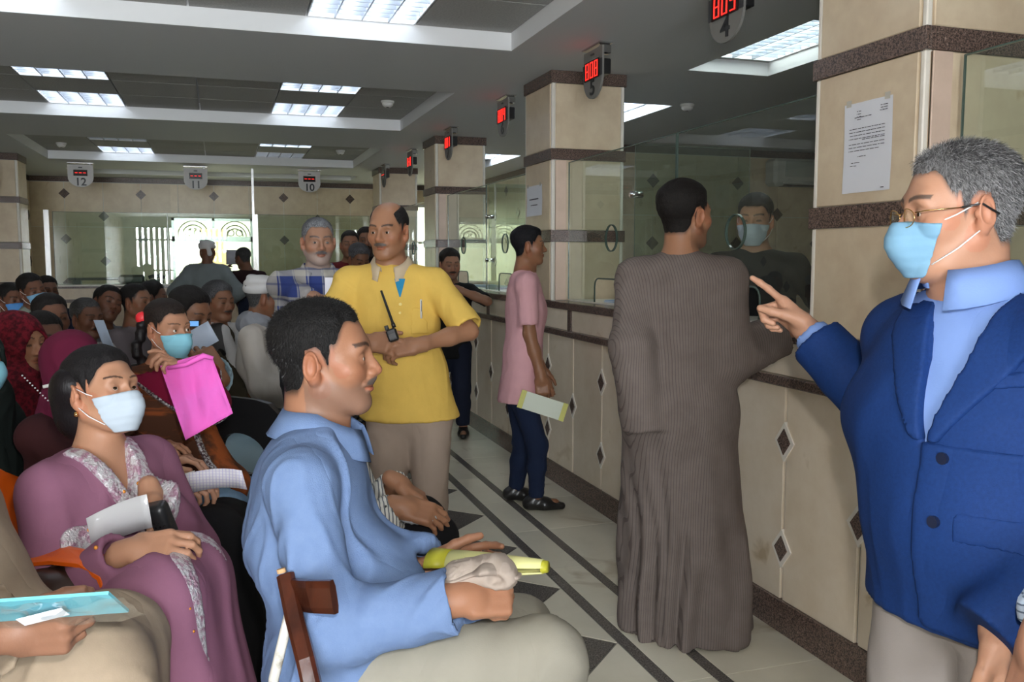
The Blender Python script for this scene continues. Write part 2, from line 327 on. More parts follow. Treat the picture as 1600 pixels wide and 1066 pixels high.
def clad_wall(name, axis, pos, lo, hi, thick, z0=0, z1=CZ, pitch=1.05, phase=0, holes=(), band=True, sign=-1, dz=(2.42, 1.75, 1.1), dz2=(2.09, 1.42)):
    """wall perpendicular to `axis` with proud marble panels, granite top band and granite diamonds; sign = side that faces the hall"""
    def bx(mb, u0, u1, a, b, d0, d1):
        d0, d1 = sorted((pos+sign*d0, pos+sign*d1))
        return mb.box((u0, d0, a), (u1, d1, b)) if axis == 1 else mb.box((d0, u0, a), (d1, u1, b))
    base = MB(); segs = [(lo, hi, z0, z1)]
    for (h0, h1, hz0, hz1) in holes:
        ns = []
        for (a, b, c, d) in segs:
            if h1 <= a or h0 >= b: ns.append((a, b, c, d)); continue
            if a < h0: ns.append((a, h0, c, d))
            if b > h1: ns.append((h1, b, c, d))
            m0, m1 = max(a, h0), min(b, h1)
            if c < hz0: ns.append((m0, m1, c, hz0))
            if d > hz1: ns.append((m0, m1, hz1, d))
        segs = ns
    for (a, b, c, d) in segs: bx(base, a, b, c, d, -thick, 0)
    w = base.build(name, grout); struct(w)
    us = [lo]+[u for u in np.arange(phase-20*pitch/2, hi, pitch/2) if lo+.05 < u < hi-.05]+[hi]
    zs = [z0, .13]+[z for z in (1.02, 1.93) if z < z1]+[z1-.08 if band else z1]
    for i, (u0, u1) in enumerate(zip(us[:-1], us[1:])):
        for (c, d) in zip(zs[:-1], zs[1:]):
            pieces = [(u0+.004, u1-.004, c+.004, d-.004)]
            for (h0, h1, hz0, hz1) in holes:
                n2 = []
                for (a, b, cc, dd) in pieces:
                    if h1 <= a or h0 >= b or hz1 <= cc or hz0 >= dd: n2.append((a, b, cc, dd)); continue
                    if a < h0-.02: n2.append((a, h0, cc, dd))
                    if b > h1+.02: n2.append((h1, b, cc, dd))
                    m0, m1 = max(a, h0), min(b, h1)
                    if cc < hz0-.02: n2.append((m0, m1, cc, hz0))
                    if dd > hz1+.02: n2.append((m0, m1, hz1, dd))
                pieces = n2
            for (a, b, cc, dd) in pieces:
                m = MB(); bx(m, a, b, cc, dd, 0, .012); m.build('marble_panel', granite if cc < .1 else marble, w)
    if band: m = MB(); bx(m, lo, hi, z1-.076, z1, 0, .016); m.build('granite_band', granite, w)
    for i, u in enumerate(us[1:-1]):
        k = int(round((u-phase)/(pitch/2)))
        for z in (dz if k % 2 == 0 else dz2):
            if any(h0-.1 < u < h1+.1 and hz0-.1 < z < hz1+.1 for (h0, h1, hz0, hz1) in holes): continue
            r = .075; p = [(-r, 0), (0, -r), (r, 0), (0, r)]; m = MB()
            a, b = sorted((pos+sign*.012, pos+sign*.018))
            if axis == 1: m.ngon([(z+q, u+p_) for (p_, q) in p], 1, a, b)
            else: m.ngon([(u+p_, z+q) for (p_, q) in p], 0, a, b)
            m.build('granite_diamond', granite, w)
    return w
WX0, WX1, WZ0, WZ1 = -.66, .575, .95, 2.08
clad_wall('wall_back', 1, YB, -2.7, 4.1, .15, holes=[(WX0, WX1, WZ0, WZ1), (2.75, 3.55, .9, 2.35)], phase=-.03)
clad_wall('wall_left', 0, -2.6, -3, YB, .1, sign=1, phase=.3)
clad_wall('wall_right', 0, 7.5, -3, 8.8, .1, phase=.3)
clad_wall('wall_back_office', 1, 8.72, 3.95, 7.5, .1, phase=4.47+.02, dz=(2.30, 1.63, .9), dz2=(1.96, 1.29))
clad_wall('wall_inner_office', 0, 3.95, 8.6, YB, .1, phase=9)
fm = MB()
for a, b in (((-2.7, -3.1, 0), (-2.3, -3, CZ)), ((.3, -3.1, 0), (7.6, -3, CZ)), ((-2.3, -3.1, 2.4), (.3, -3, CZ)), ((-2.3, -3.1, 0), (.3, -3, .3))): fm.box(a, b)
struct(fm.build('wall_front', plaster)); win3 = root('window_3'); wf = MB()
for i in range(18): u = -2.3+2.6*i/17; wf.box((u-.048, -3.08, .3), (u+.05, -3.02, 2.4))
for z in (.32, 1.1, 2.0, 2.38): wf.box((-2.3, -3.08, z-.03), (.3, -3.02, z+.03))
wf.build('window_frame', mat('brown_aluminium', (.12, .09, .07), .4), win3)
# barred window on the back wall
win = root('window_1'); wf = MB(); fr = .04
for (a, b, c, d) in ((WX0, WX1, WZ1-fr, WZ1), (WX0, WX1, WZ0, WZ0+fr), (WX0, WX0+fr, WZ0, WZ1), (WX1-fr, WX1, WZ0, WZ1), (WX0, WX1, 1.72, 1.80), (-.07, -.03, 1.8, WZ1), (.5, .535, WZ0, WZ1)):
    wf.box((a, YB-.03, c), (b, YB+.03, d))
wf.build('window_frame', steel, win)
bbx('window_pane', (WX0, YB+.04, WZ0), (WX1, YB+.046, WZ1), glass, win)
iron = mat('white_iron', (.30, .25, .22), .5)
for cx_ in (-.35, .27):
    g_ = MB()
    for r in (.12, .17, .23): g_.tube([(cx_+r*math.cos(t), YB+.06, 1.80+r*math.sin(t)*1.05) for t in np.linspace(0, math.pi, 14)], .010, 5)
    for sx in (-1, 1): g_.tube([(cx_+sx*(.065+.05*math.cos(t)), YB+.06, 1.86+.05*math.sin(t)) for t in np.linspace(0, 2*math.pi, 12)], .009, 5)
    g_.build('scroll_grille', iron, win, True)
win2 = root('window_2'); wf = MB()
for (a, b, c, d) in ((2.75, 3.55, 2.31, 2.35), (2.75, 3.55, .9, .94), (2.75, 2.79, .9, 2.35), (3.51, 3.55, .9, 2.35), (3.1, 3.14, .9, 2.35), (2.75, 3.55, 1.7, 1.74)): wf.box((a, YB-.03, c), (b, YB+.03, d))
wf.build('window_frame', steel, win2); bbx('window_pane', (2.75, YB+.04, .9), (3.55, YB+.046, 2.35), glass, win2)
# what stands outside the window
ow = thing('neighbouring_building', (-.5, 24, 0), 'sunlit orange-and-cream building outside the barred window', 'building')
bbx('facade', (-6, 0, 0), (6, 1, 3.2), mat('cream_render', (.8, .7, .55), .8), ow)
bbx('doorway', (.1, -.06, 0), (.7, 0.02, 2.2), mat('orange_render', (.75, .4, .2), .8), ow)
bbx('roof_ledge', (-6.1, -.2, 3.2), (6.1, 1.2, 3.35), white_pl, ow)
struct(bbx('floor_outside', (-9, YB+.2, -.15), (9, 40, -.1), mat('sandy_ground', (.6, .52, .4), .9)))
SUN = bpy.data.lights.new('sun', 'SUN'); SUN.energy = 6; SUN.angle = .01; SUN.color = (1, .93, .82); so = bpy.data.objects.new('sun', SUN); COL.objects.link(so); so.rotation_euler = (math.radians(38), 0, math.radians(160))

# ---------------------------------------------------------------- pillars
def pillar(x0, y0, label, w=.52, d=.53, z0=1.145):
    t = thing('pillar', (x0+w/2, y0+d/2, 0), label, 'pillar', 'marble-clad pillars')
    hw, hd = w/2, d/2; bbx('core', (-hw+.014, -hd+.014, z0), (hw-.014, hd-.014, CZ), grout, t)
    lay = ([(0.0, .13, 1), (.13, 1.145, 0)] if z0 == 0 else [])+[(1.145, 1.19, 1), (1.19, 1.575, 0), (1.575, 1.65, 1), (1.65, 2.105, 0), (2.105, 2.175, 1), (2.175, CZ-.078, 0), (CZ-.078, CZ, 1)]
    for (a, b, g) in lay:
        o_ = .006 if g else 0; mm = granite if g else marble; nmn = 'granite_band' if g else 'marble_panel'
        if g:
            bbx(nmn, (-hw-o_, -hd-o_, a), (-hw+.014, hd+o_, b), mm, t, .002); bbx(nmn, (-hw-o_+.02, -hd-o_, a), (hw+o_, -hd+.014, b), mm, t, .002)
            bbx(nmn, (hw-.014, -hd, a), (hw+o_, hd+o_, b), mm, t); bbx(nmn, (-hw+.014, hd-.014, a), (hw-.014, hd+o_, b), mm, t)
        else:
            c = .03; q = .002
            bbx(nmn, (-hw, -hd+c, a+q), (-hw+.014, hd-c, b-q), mm, t, .003); bbx(nmn, (-hw+c, -hd, a+q), (hw-c, -hd+.014, b-q), mm, t, .003)
            bbx(nmn, (hw-.014, -hd+c, a+q), (hw, hd-c, b-q), mm, t, .003); bbx(nmn, (-hw+c, hd-.014, a+q), (hw-c, hd, b-q), mm, t, .003)
            if b < 2.11:      # pinkish corner strip on the front side
                bbx('corner_strip', (-hw+c, -hd-.003, a+q), (-hw+c+.075, -hd+.01, b-q), pink_marble, t, .002)
            for sx in (-1, 1):
                for sy in (-1, 1):
                    bbx('corner_bead', (sx*hw-(c-.006 if sx > 0 else -.004), sy*hd-(c-.006 if sy > 0 else -.004), a), (sx*hw+(c-.006 if sx < 0 else -.004), sy*hd+(c-.006 if sy < 0 else -.004), b), marble_lt, t, .004)
    return t
pl = ['near pillar with a long typed notice taped on it', 'tall pillar just behind counter sign 5 with a small paper notice', 'middle pillar behind counter sign 7, partly behind the man in pink', 'farthest pillar of the right row, behind signs 8 and 9']
for i, y in enumerate((2.23, 5.43, 8.65, 11.87)): pillar(XC, y, pl[i])
pillar(-2.6, 11.6, 'pillar at the far left corner of the hall', .44, .5, 0)
pillar(-2.6, 5.0, 'pillar standing against the left wall, outside the photo', .44, .5, 0)

# ---------------------------------------------------------------- right service counter
sc = thing('service_counter', (XC, 0, 0), 'long marble-panelled service counter with granite ledges along the right side', 'counter')
Y0, Y1 = -.5, 12.0
bbx('core', (.016, Y0, 0), (.24, Y1, 1.14), grout, sc)
gl = [2.44+.4325*k for k in range(-6, 23)]
gl = [y for y in gl if Y0 < y < Y1]
for i, (a, b) in enumerate(zip([Y0]+gl, gl+[Y1])):
    bbx('marble_panel', (0, a+.009, .13), (.014, b-.009, .975), cmarble, sc, .002)
for i, y in enumerate(gl):
    k = int(round((y-2.44)/.4325))
    for z in ((.555,) if k % 2 == 0 else (.76, .335)):
        for nm_, r, x0, m in (('diamond_border', .078, -.006, marble_lt), ('granite_diamond', .052, -.009, granite)):
            MB().ngon([(y-r*.78, z), (y, z-r), (y+r*.78, z), (y, z+r)], 0, x0, .01).build(nm_, m, sc)
for k in range(0, 14):
    a = 2.905-.9*4+.9*k
    if a < Y1: bbx('granite_skirting', (-.012, max(a, Y0)+.001, 0), (.016, min(a+.898, Y1), .13), granite, sc, .002)
bbx('granite_ledge', (-.03, Y0, .978), (.02, Y1, 1.017), granite, sc, .004)
dv = [5.094+1.757*k for k in range(-3, 5)]
dv = [y for y in dv if Y0 < y < Y1]
for a, b in zip([Y0]+dv, dv+[Y1]): bbx('frieze_panel', (0, a+.03, 1.017), (.016, b-.03, 1.145), cmarble, sc, .002)
for y in dv: bbx('granite_divider', (-.008, y-.027, 1.017), (.016, y+.027, 1.145), granite, sc, .002)
for a, b in ((Y0, 2.22), (2.77, 5.42), (5.97, 8.64), (9.19, 11.86)):
    bbx('countertop', (-.012, a, 1.145), (.62, b, 1.19), granite, sc, .004)
    bbx('white_desk_top', (.12, a+.01, 1.1905), (.6, b-.01, 1.1985), marble_lt, sc)
# ---------------------------------------------------------------- glass screens with speaking holes and pass-through slots
edge_m = mat('glass_edge', (.08, .12, .1), .15, spec=.8)
def ring(r0, r1, cy, cz, x0, x1, n=28, sy=1):
    m = MB(); P1 = [(cy+r0*sy*math.cos(t), cz+r0*math.sin(t)) for t in np.linspace(0, 2*math.pi, n, endpoint=False)]; P2 = [(cy+r1*sy*math.cos(t), cz+r1*math.sin(t)) for t in np.linspace(0, 2*math.pi, n, endpoint=False)]
    v = [(x, *p) for x in (x0, x1) for pp in (P1, P2) for p in pp]; f = []
    for i in range(n):
        j = (i+1) % n; f += [(i, j, n+j, n+i), (2*n+i, 3*n+i, 3*n+j, 2*n+j), (i, 2*n+i, 2*n+j, j), (n+i, n+j, 3*n+j, 3*n+i)]
    return m.add(v, f)
def gpane(a, b, hole, slot, label, z0=1.199, z1=2.088):
    t = thing('glass_screen', (XG, (a+b)/2, z0), label, 'glass screen', 'glass screens along the right counter')
    a0, b0 = a-(a+b)/2, b-(a+b)/2; hz = z1-z0
    import bmesh
    me = bpy.data.meshes.new('pane'); bm = bmesh.new()
    def poly(pts): return bm.faces.new([bm.verts.new((0, *p)) for p in pts])
    if hole is not None:
        hy = hole-(a+b)/2; sy0, sy1 = slot[0]-(a+b)/2, slot[1]-(a+b)/2; n = 24; hcz = 1.585-z0; hr = .076
        sz = 1.345-z0
        # split around hole with vertical band pieces
        band0, band1 = hy-.12, hy+.12
        poly([(a0, sz), (band0, sz), (band0, hz), (a0, hz)]); poly([(band1, sz), (b0, sz), (b0, hz), (band1, hz)])
        poly([(a0, 0), (sy0, 0), (sy0, sz), (a0, sz)]); poly([(sy1, 0), (b0, 0), (b0, sz), (sy1, sz)])
        ang = np.linspace(0, 2*math.pi, n, endpoint=False)+math.pi/4
        def outer(t):
            c, s = math.cos(t), math.sin(t); k = 1/max(abs(c), abs(s)); y = hy+.12*c*k; z = hcz+s*k*((hz-hcz) if s > 0 else (hcz-sz)) if abs(s) >= abs(c) else hcz+s*k*((hz-hcz) if s > 0 else (hcz-sz))
            return (y, min(max(z, sz), hz))
        for i in range(n):
            t0, t1 = ang[i], ang[(i+1) % n]
            poly([(hy+hr*math.cos(t0), hcz+hr*math.sin(t0)), outer(t0), outer(t1), (hy+hr*math.cos(t1), hcz+hr*math.sin(t1))])
    else: poly([(a0, 0), (b0, 0), (b0, hz), (a0, hz)])
    bmesh.ops.remove_doubles(bm, verts=bm.verts, dist=1e-5)
    bm.to_mesh(me); bm.free(); pn = link('pane', me, glass, t)
    e = MB(); e.box((-.004, a0, hz-.003), (.004, b0, hz+.002)); e.box((-.004, a0-.001, 0), (.004, a0+.003, hz)); e.box((-.004, b0-.003, 0), (.004, b0+.001, hz)); e.build('pane_edge', edge_m, t)
    if hole is not None:
        ring(.074, .080, hy, hcz, -.006, .006).build('speaking_hole_rim', edge_m, t, False)
        s = MB(); r = .05
        pts = [(0, sy0, 0), (0, sy0, sz-r)]+[(0, sy0+r-r*math.cos(u), sz-r+r*math.sin(u)) for u in np.linspace(.3, math.pi/2, 4)]+[(0, sy1-r+r*math.sin(u), sz-r+r*math.cos(u)) for u in np.linspace(0, math.pi/2, 4)]+[(0, sy1, 0)]
        s.tube(pts, .005, 6).build('slot_rim', edge_m, t, True)
    return t
gpane(2.90, 3.99, 3.45, (3.25, 3.62), 'glass screen with round hole in front of the masked clerk')
gpane(4.0, 5.43, 4.765, (4.64, 5.0), 'glass screen between the man in the grey robe and the pillar by sign 5')
gpane(5.98, 7.3, 6.79, (6.6, 6.95), 'glass screen behind the head of the young man in pink')
gpane(7.31, 8.64, 8.06, (7.9, 8.25), 'glass screen between the yellow shirt and the pink shirt')
gpane(9.2, 11.85, 10.3, (10.1, 10.5), 'farthest glass screen of the right counter')
gpane(1.0, 2.2, 1.5, (1.3, 1.7), 'glass screen beside the near pillar at the right edge')
def partition(y, x0, x1, label):
    t = thing('glass_partition', (x0, y, 1.2), label, 'glass partition', 'glass partitions between the clerks')
    bbx('pane', (0, -.0001, 0), (x1-x0, .0001, .9), glass, t)
    e = MB(); e.box((-.002, -.002, 0), (.0, .002, .9)); e.box((x1-x0, -.002, 0), (x1-x0+.002, .002, .9)); e.build('pane_edge', mat('pale_glass_edge', (.22, .27, .24), .2), t)
    for z in (.25, .62): MB().tube([(-.03, 0, z), (.045, 0, z)], .018, 8).build('glass_clamp', chrome, t, True)
partition(4.5, XG+.02, XG+.75, 'side glass partition with chrome clamps left of the masked clerk')
partition(7.3, XG+.02, XG+.75, 'side glass partition with chrome clamps beyond the pink shirt')
# glass on the hall-side face of near pillar region and tray/papers on the desk
def sheets(x, y, n, label, col, rz, w=.21, d=.3, z=1.2):
    t = thing('paper_stack', (x, y, z), label, 'papers', 'papers on the clerks desks', rz)
    for i in range(n): bbx('sheet', (-w/2+.004*(i % 2), -d/2+.006*(i % 3), i*.004), (w/2+.004*(i % 2), d/2+.006*(i % 3), i*.004+.0032), col if i % 2 else paper_m, t)
blue_pp = mat('pale_blue_paper', (.35, .55, .8), .6)
sheets(2.36, 4.80, 4, 'blue and white papers in the slot left of the grey robe', blue_pp, .3)
sheets(2.36, 8.0, 5, 'pile of bluish papers behind the yellow shirt', blue_pp, -.2)
sheets(2.36, 7.4, 4, 'white papers beside the glass partition', paper_m, .1)
sheets(2.4, 3.15, 6, 'folders in front of the masked clerk', blue_pp, .1)

# ---------------------------------------------------------------- back counter
bc = thing('back_counter', (0, YC, 0), 'far service counter with a pale top across the back of the hall', 'counter')
bbx('core', (-2.15, .016, 0), (XC, .5, 1.08), grout, bc)
xs = [-2.15]+list(np.arange(-1.9, XC, .45))+[XC]
for a, b in zip(xs[:-1], xs[1:]): bbx('marble_panel', (a+.006, 0, .13), (b-.006, .016, .90), marble, bc)
bbx('granite_skirting', (-2.15, -.012, 0), (XC, .016, .13), granite, bc); bbx('granite_ledge', (-2.15, -.03, .90), (XC, .02, .94), granite, bc)
xs = [-2.15, -.95, .25, 1.3, XC]
for a, b in zip(xs[:-1], xs[1:]):
    bbx('frieze_panel', (a+.05, 0, .94), (b-.05, .016, 1.08), marble, bc); bbx('granite_divider', (b-.05, -.008, .94), (b+.05, .016, 1.08), granite, bc)
bbx('countertop', (-2.15, -.05, 1.08), (XC, .55, 1.105), granite, bc, .003); bbx('white_desk_top', (-2.15, -.03, 1.105), (XC, .55, 1.125), marble_lt, bc, .003)
for (a, b, l) in ((-1.98, -.62, 'left glass screen on the far counter'), (-.62, .46, 'middle glass screen on the far counter, before the barred window'), (.52, 2.05, 'right glass screen on the far counter')):
    t = thing('glass_screen', ((a+b)/2, YC+.1, 1.127), l, 'glass screen', 'glass screens on the far counter'); h = (b-a)/2
    bbx('pane', (-h, 0, 0), (h, .0002, .93), glass, t); e = MB(); e.box((-h, -.003, .925), (h, .004, .93)); e.box((-h, -.003, 0), (-h+.006, .004, .93)); e.build('pane_edge', edge_m, t)
post = thing('aluminium_post', (.49, YC+.1, 1.127), 'bright aluminium post rising from the far counter to the ceiling', 'post')
bbx('post_shaft', (-.03, -.02, 0), (.0, .02, CZ-1.128), steel, post); bbx('side_channel', (.004, -.02, 0), (.04, .02, .93), steel, post)
lp = thing('aluminium_post', (-2.05, YC+.1, 1.127), 'bright aluminium post at the left end of the far counter', 'post'); bbx('post_shaft', (-.03, -.02, 0), (.03, .02, .95), steel, lp)
# things on the far counter
tm_ = thing('desk_lamp', (-1.35, YC+.25, 1.127), 'dark flat desk lamp lying along the far counter', 'lamp'); bbx('arm', (-.5, -.03, .05), (.1, .03, .085), dark_gr, tm_, .01); bbx('head', (.1, -.07, .0), (.42, .07, .12), black_pl, tm_, .03); bbx('foot', (-.45, -.05, 0), (-.35, .05, .05), dark_gr, tm_)
tm_ = thing('telephone', (-.78, YC+.2, 1.127), 'small dark telephone on the far counter', 'telephone'); MB().box((-.09, -.08, 0), (.09, .08, .06), .02).build('base', dark_gr, tm_); MB().tube([(-.1, 0, .08), (-.05, 0, .1), (.05, 0, .1), (.1, 0, .08)], .025, 8).build('handset', black_pl, tm_, True)
cupm = thing('cup', (-.9+.42, YC+.15, 1.127), 'small white cup on the far counter', 'cup'); MB().tube([(0, 0, 0), (0, 0, .1)], [.03, .042], 14).build('cup_body', white_p, cupm, True); MB().tube([(.04, 0, .08), (.065, 0, .065), (.065, 0, .04), (.036, 0, .025)], .005, 6).build('cup_handle', white_p, cupm, True)

# ---------------------------------------------------------------- queue signs
led_bg = mat('led_window', (.02, .004, .004), .2)
led_red = mat('led_red', (1, .03, .02), .4, emit=1.7, ecol=(1, .015, .01))
SEG = {'0': 'abcdef', '1': 'bc', '2': 'abged', '3': 'abgcd', '4': 'fgbc', '5': 'afgcd', '6': 'afgedc', '7': 'abc', '8': 'abcdefg', '9': 'abcdfg', '-': 'g', '.': ''}
def led(parent, s, w, h, y, m):      # in the sign's plane: x across, z up, facing -y
    n = len(s); cw = w/n; t = h*.05
    for i, ch in enumerate(s):
        mb = MB(); cx_ = -w/2+cw*(i+.5); a = cw*.31; H = h/2
        R = {'a': (-a, H-t, a, H), 'g': (-a, -t/2, a, t/2), 'd': (-a, -H, a, -H+t), 'f': (-a-t/3, 0, -a+t, H), 'b': (a-t, 0, a+t/3, H), 'e': (-a-t/3, -H, -a+t, 0), 'c': (a-t, -H, a+t/3, 0)}
        for g in SEG[ch]: x0, z0, x1, z1 = R[g]; mb.box((cx_+x0, y-.002, z0), (cx_+x1, y, z1))
        o = mb.build('digit', m, parent)
def qsign(x, y, num, digits, label, rz, frontm, lower, w=.30, h=.42, dark=True):
    t = thing('queue_sign', (x, y, CZ), label, 'queue sign', 'hanging queue number signs', rz)
    hw = w/2; zt = -.03; pts = [(-hw, zt), (hw, zt), (hw, -h*.6)]; 
    arc = [(hw*math.cos(u), -h*.6-(h*.4)*math.sin(u)) for u in np.linspace(0, math.pi, 18)][1:-1]; pts = pts+arc+[(-hw, -h*.6)]
    MB().ngon([(b, a) for a, b in pts], 1, -.006, .006).build('plate', lower, t)
    if dark: bbx('display_panel', (-hw-.004, -.010, -h*.62), (hw+.004, -.006, zt-.1), frontm, t)
    bbx('display_box', (-hw+.03, .006, -h*.6), (hw+.0, .05, zt-.1), black_pl, t, .006)
    lw = bbx('led_window', (-.118, -.0135, -.268), (.118, -.0105, -.115), led_bg, t) if dark else bbx('led_window', (-.09, -.0135, -.185), (.09, -.0105, -.10), led_bg, t)
    c = bpy.data.objects.new('led_digits', None); COL.objects.link(c); c.parent = t; c.location = (0, 0, -.192) if dark else (0, 0, -.142)
    mb = MB(); led_all = []
    n = len(digits); led(c, digits, *((.215, .125) if dark else (.16, .10)), -.0136, led_red)
    bbx('bracket', (-hw, -.02, -.012), (hw, .06, 0), steel, t); bbx('bracket_arm', (hw-.07, -.004, -.09), (hw-.02, .06, -.012), steel, t, .01)
    bbx('maker_plate', (-.025, -.012, -.075), (.025, -.0065, -.062), dark_gr, t)
    t.scale = (.9, .9, .9) if not dark else (.87, 1, .70)
    text_obj('number', num, .15 if not dark else .17, black_pl, (0, -.0085, -h*.80), (math.radians(90), 0, 0), t, .0015, off=.003)
    return t
grey_s = mat('sign_grey', (.22, .215, .2), .5); wh_s = mat('sign_white', (.66, .64, .62), .5)
for num, dg, y in (('4', '805', 3.36), ('5', '808', 4.76), ('6', '804', 6.45), ('7', '801', 8.11), ('8', '8-8', 9.85), ('9', '---', 11.5)):
    qsign(XC+.0, y, num, dg, {'4': 'grey hanging queue sign 4, cut off by the top of the photo', '5': 'grey hanging queue sign 5 with red digits before a pillar', '6': 'grey hanging queue sign 6 with red digits, hung between two pillars', '7': 'grey hanging queue sign 7 before the middle pillar', '8': 'small hanging queue sign 8, second farthest on the right', '9': 'small hanging queue sign 9, farthest on the right'}[num], math.radians(-90), dark_gr, grey_s)
for num, x in (('12', -1.62), ('11', -.245), ('10', 1.22)):
    qsign(x, YC, num, '---', 'white hanging queue sign %s, %s of the three above the far counter' % (num, {'12': 'leftmost', '11': 'middle one', '10': 'rightmost'}[num]), 0, wh_s, wh_s, .33, .34, False)

# ---------------------------------------------------------------- small ceiling things
def smoke(x, y, z, label):
    t = thing('smoke_detector', (x, y, z), label, 'smoke detector', 'white smoke detectors on the ceiling')
    MB().tube([(0, 0, 0), (0, 0, -.015), (0, 0, -.02)], [.055, .055, .05], 18).build('base', white_p, t, True); MB().tube([(0, 0, -.02), (0, 0, -.035), (0, 0, -.05)], [.045, .045, .028], 18).build('head', white_p, t, True); MB().tube([(0, 0, -.046), (0, 0, -.053)], [.014, .01], 10).build('sensor', dark_gr, t, True)
smoke(1.38, 7.46, CZ+CD, 'smoke detector in the middle ceiling recess'); smoke(1.45, 11.0, CZ+CD, 'smoke detector at the right of the farthest recess'); smoke(-1.65, 11.3, CZ+CD, 'smoke detector at the left of the farthest recess')
smoke(3.53, 6.29, CZ, 'smoke detector over the clerks beyond the glass')
ac = thing('air_conditioner', (6.42, 8.70, 2.27), 'white wall air conditioner behind the masked clerk', 'air conditioner')
MB().box((-.55, -.22, 0), (.55, 0, .30), .035).build('body', white_p, ac); bbx('front_grille', (-.42, -.235, .10), (.42, -.215, .27), mat('ac_grille', (.55, .6, .58), .4), ac, .006); bbx('air_outlet', (-.42, -.2, -.004), (.42, -.1, .04), dark_gr, ac); bbx('louvre_flap', (-.44, -.235, .02), (.44, -.2, .045), white_p, ac, .004)
a2 = thing('air_conditioner', (-2.55, 10.6, 2.18), 'white air conditioner on the left wall at the photo edge', 'air conditioner'); MB().box((0, -.5, 0), (.25, .5, .3), .04).build('body', white_p, a2); bbx('front_grille', (.245, -.42, .1), (.262, .42, .27), mat('ac_grille'), a2, .005)
# notices taped to pillars
ink = mat('ink', (.05, .05, .07), .7)
def notice(y0, y1, z0, z1, x, label, lines):
    t = thing('paper_notice', (x, (y0+y1)/2, (z0+z1)/2), label, 'notice'); w = (y1-y0)/2; h = (z1-z0)/2
    n = 9; v = []; f = []
    for i in range(n):
        for j in range(n):
            u = -1+2*i/(n-1); q = -1+2*j/(n-1); v.append((-.002-.003*abs(math.sin(3*u+q*2))*(abs(q)), u*w, q*h))
    f = [(i*n+j, i*n+j+1, (i+1)*n+j+1, (i+1)*n+j) for i in range(n-1) for j in range(n-1)]
    raw('sheet', v, f, paper_m, t, True)
    for sg in (-1, 1): bbx('tape', (-.0065, sg*w*.8-.012, h-.01), (-.006, sg*w*.8+.012, h+.012), mat('clear_tape', (.6, .57, .5), .25), t)
    im = MB()
    for (u0, u1, z, th) in lines:      # a typed line as short words in right-to-left script, illegible at this size
        u = u0
        while u < u1:
            L = random.uniform(.008, .026); im.box((-.0072, u*1., z-th/2), (-.0066, min(u+L, u1), z+th/2)); u += L+.004
    im.build('typed_lines', ink, t)['kind'] = 'stuff'
L1 = [(-.02, .06, .10, .0022)]+[(-.085, .085, .085-.011*i, .002) for i in range(2, 6)]+[(-.085, .02, .025, .002), (-.085, .085, .012, .002), (-.085, .085, .001, .002), (-.06, .085, -.010, .002), (0, .04, -.03, .002), (.03, .07, -.05, .002), (.045, .075, -.06, .002)]+[(-.095, -.06, .125-.008*i, .002) for i in range(3)]+[(.03, .05, .12-.009*i, .002) for i in range(4)]+[(-.09, -.075, -.14, .003)]
notice(2.355, 2.585, 1.69, 1.99, XC-.001, 'long white typed notice taped on the near pillar', L1)
notice(5.59, 5.90, 1.755, 1.96, XC-.001, 'small white notice with two bold lines on the second pillar', [(-.09, .09, .01, .008), (-.07, .06, -.03, .006)])
